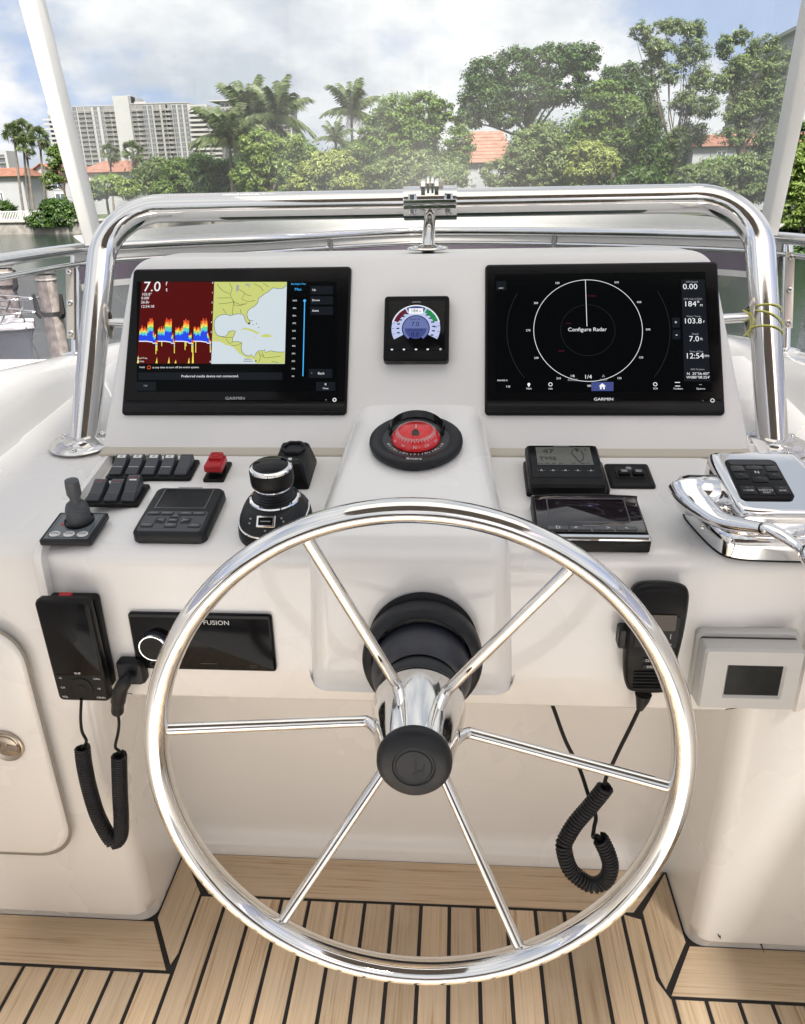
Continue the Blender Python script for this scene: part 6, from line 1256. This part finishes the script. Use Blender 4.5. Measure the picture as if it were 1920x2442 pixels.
# coil cords
def coil(path, r, wr, pitch, ra0=0):
    L = [0]
    for a, b_ in zip(path, path[1:]): L.append(L[-1]+(b_-a).length)
    tot = L[-1]; turns = int(tot/pitch); n = turns*10; out_ = []; up = None; j = 0
    for i in range(n+1):
        s = tot*i/n
        while j < len(L)-2 and L[j+1] < s: j += 1
        t = (s-L[j])/max(L[j+1]-L[j], 1e-9); P_ = path[j].lerp(path[j+1], t); T = (path[min(j+2, len(path)-1)]-path[max(j-1, 0)]).normalized()
        if up is None: up = Vector((0, 1, 0))
        up = (up-T*up.dot(T)).normalized(); sd_ = T.cross(up); a = 2*PI*i/10
        out_.append(P_+up*r*math.cos(a)+sd_*r*math.sin(a))
    return MB().tube(out_, wr, 6)
Qp = lambda x, y, Y: fpt(x/2.247, 1340+y/2.247, Y); Np = lambda x, y, Y: fpt(1160+x/2.247, 1340+y/2.247, Y)
c1 = thing('coiled_cord', 'black coiled cord hanging from the left handset to its socket', 'cord', None, 'coiled cords')
Yc = -.262
MB().tube(pts_bezier([Qp(436, 735, -.268), Qp(432, 840, -.266), Qp(440, 910, Yc), Qp(462, 955, Yc), Qp(455, 980, Yc), Qp(440, 1000, Yc)], 6), .0023, 8).build('cord_end', blk, c1, ang=60)
cpath = pts_bezier([Qp(441, 995, Yc), Qp(452, 1090, Yc), Qp(480, 1220, Yc), Qp(520, 1350, Yc), Qp(570, 1450, Yc), Qp(612, 1500, Yc), Qp(645, 1470, Yc), Qp(650, 1380, Yc), Qp(644, 1250, Yc), Qp(640, 1130, Yc), Qp(638, 1035, Yc)], 8)
coil(cpath, .0098, .0024, .0046).build('coil', rub, c1, ang=80)
MB().tube(pts_bezier([Qp(640, 1040, Yc), Qp(640, 1015, Yc), Qp(618, 990, Yc), Qp(632, 920, Yc), Qp(638, 860, Yc), Qp(630, 800, -.258)], 6), .0023, 8).build('cord_end', blk, c1, ang=60)
pg = thing('wall_socket', 'black angled plug in a square socket between handset and stereo', 'socket', FRONT(-.3985, .5985, .0005))
b = MB(); b.slab(.041, .040, [(0, 0), (.010, 0), (.016, .003), (.017, .006)], .008, seg=5); b.build('socket_box', rub, pg, ang=40)
b = MB(); iv = pg.matrix_world.inverted(); pp = [Qp(700, 615, -.262), Qp(672, 640, -.275), Qp(645, 690, -.274), Qp(632, 760, -.266), Qp(630, 812, -.26)]
b.tube([iv @ p for p in pts_bezier(pp, 5)], [.0078]*5+[.0098]*5+[.0105]*5+[.0090]*5+[.0065], 16); b.build('plug', rub, pg, ang=60)
# vhf microphone
vm = thing('radio_microphone', 'black radio microphone with a small display hanging right of the wheel', 'microphone', FRONT(.330, .6775, .0005))
b = MB(); lps = []
def mout(s, z, dx=0): 
    pts = smooth_loop([(-.026, .083), (0, .086), (.027, .083), (.037, .070), (.037, .02), (.033, -.03), (.029, -.070), (.020, -.080), (-.016, -.080), (-.030, -.070), (-.036, -.03), (-.037, .03), (-.036, .068)], 5)
    return [(x*s+dx, y*s, z) for x, y in pts]
b.loft([mout(.86, 0), mout(.95, .008), mout(1, .018), mout(1, .026), mout(.96, .031), mout(.90, .034)], True, True); b.build('body', blk, vm, ang=40)
b = MB(); b.slab(.056, .048, [(.0335, 0), (.0355, .0005)], .004, y=.020); b.build('front_panel', gloss, vm)
b = MB(); b.slab(.044, .024, [(.0353, 0), (.0360, .0003)], .002, x=.001, y=.034); b.build('display', pbr('amber_lcd_off', (.055, .040, .028), .15, spec=.3), vm)
b = MB(); b.slab(.0125, .030, [(.008, 0), (.024, 0), (.026, .002)], .004, x=-.0395, y=.002); b.build('talk_button', rub, vm)
for i in range(6): MB().box(-.022, .022, -.001, .001, .0335, .0362, b=.0007, M=Matrix.Translation((-.001, -.0425-.0052*i, 0))).build('speaker_slat', blk2 if i % 2 else blk, vm)
b = MB(); b.lathe([(.0, .0362), (.006, .0366), (.0105, .0362), (.012, .0345)], 28, M=Matrix.Translation((-.002, -.003, 0))); b.build('round_key', blk, vm)
for y, tx in ((-.0235, 'CLEAR'), (-.0335, 'DSC')): MB().slab(.021, .0072, [(.0338, 0), (.0356, .0006)], .0015, 0, x=-.003, y=y).text(tx, .0052, -.003, y, .0359, 1).build('key', [blk2, white_p], vm)
b = MB(); b.rect(.0175, .0182, .010, .018, .0360); b.rect(.0145, .0205, .002, .0028, .0360); b.rect(-.016, -.009, .0035, .0041, .0360); b.build('print_mark', white_p, vm, smooth=False)
b = MB(); b.slab(.030, .05, [(0, 0), (.006, 0)], .004, y=.045); b.build('hanger', blk, vm)
iv = vm.matrix_world.inverted()
b = MB(); b.tube([iv @ p for p in (Np(842, 708, -.262), Np(838, 735, -.262), Np(822, 788, -.258))], [.0115, .0095, .0048], 14); b.build('strain_relief', rub, vm)
c2 = thing('coiled_cord', 'black coiled cord looping down from the radio microphone over the teak', 'cord', None, 'coiled cords')
Yd = -.255
N4 = lambda x, y, Y: fpt(960+x/1.779, 1960+y/1.779, Y)
MB().tube(pts_bezier([Np(822, 780, -.258), Np(770, 890, Yd), Np(715, 1000, Yd), Np(668, 1100, Yd), Np(640, 1160, Yd), Np(630, 1215, Yd)], 6), .0030, 8).build('cord_end', blk, c2, ang=60)
cpath = pts_bezier([Np(640, 1205, Yd), Np(610, 1245, Yd), Np(548, 1320, Yd), Np(482, 1395, Yd-.002), Np(436, 1468, Yd-.005), N4(684, 108, Yd-.009), N4(708, 195, Yd-.014), N4(752, 240, Yd-.018), N4(808, 268, Yd-.02), N4(862, 246, Yd-.02), N4(882, 190, Yd-.018), N4(868, 130, Yd-.016), N4(840, 72, Yd-.014)], 8)
coil(cpath, .0105, .0027, .0056).build('coil', rub, c2, ang=80)
MB().tube(pts_bezier([N4(846, 80, Yd-.014), N4(826, 58, Yd-.010), Np(572, 1475, Yd), Np(578, 1420, Yd+.004), Np(586, 1360, Yd+.014), Np(550, 1260, Yd+.02), Np(500, 1110, -.21), Np(425, 960, -.20), Np(366, 800, -.195), Np(350, 760, -.195)], 7), .0030, 8).build('cord_end', blk, c2, ang=60)
# grey display box
gb = thing('display_box', 'grey plastic box with a dark blank display on the right of the console', 'display box', FRONT(.4565, .6325, .0005))
b = MB(); b.slab(.134, .104, [(0, 0), (.010, 0), (.0125, .002)], .007, seg=5, x=.001, y=.001); b.build('back_plate', silver_p, gb, ang=30)
b = MB(); b.slab(.124, .094, [(.011, 0), (.015, 0)], .003, x=.0, y=-.001); b.build('seal', pbr('dark_gasket', (.05, .05, .048), .6), gb)
b = MB(); b.loft([rrect(.127, .094, .004, .0145, 0, -.002), rrect(.126, .093, .004, .038, 0, -.002), rrect(.121, .088, .004, .0425, 0, -.002), rrect(.076, .052, .001, .0428, .0045, -.004), rrect(.070, .046, .001, .0385, .0045, -.004)], True, False); b.build('housing', silver_p, gb, ang=25)
b = MB(); b.slab(.0705, .0465, [(.0375, 0), (.0392, .0004)], .001, x=.0045, y=-.004); b.build('display', pbr('grey_lcd_off', (.016, .0165, .0155), .18, spec=.2, var=(40, .7, 1.4)), gb)
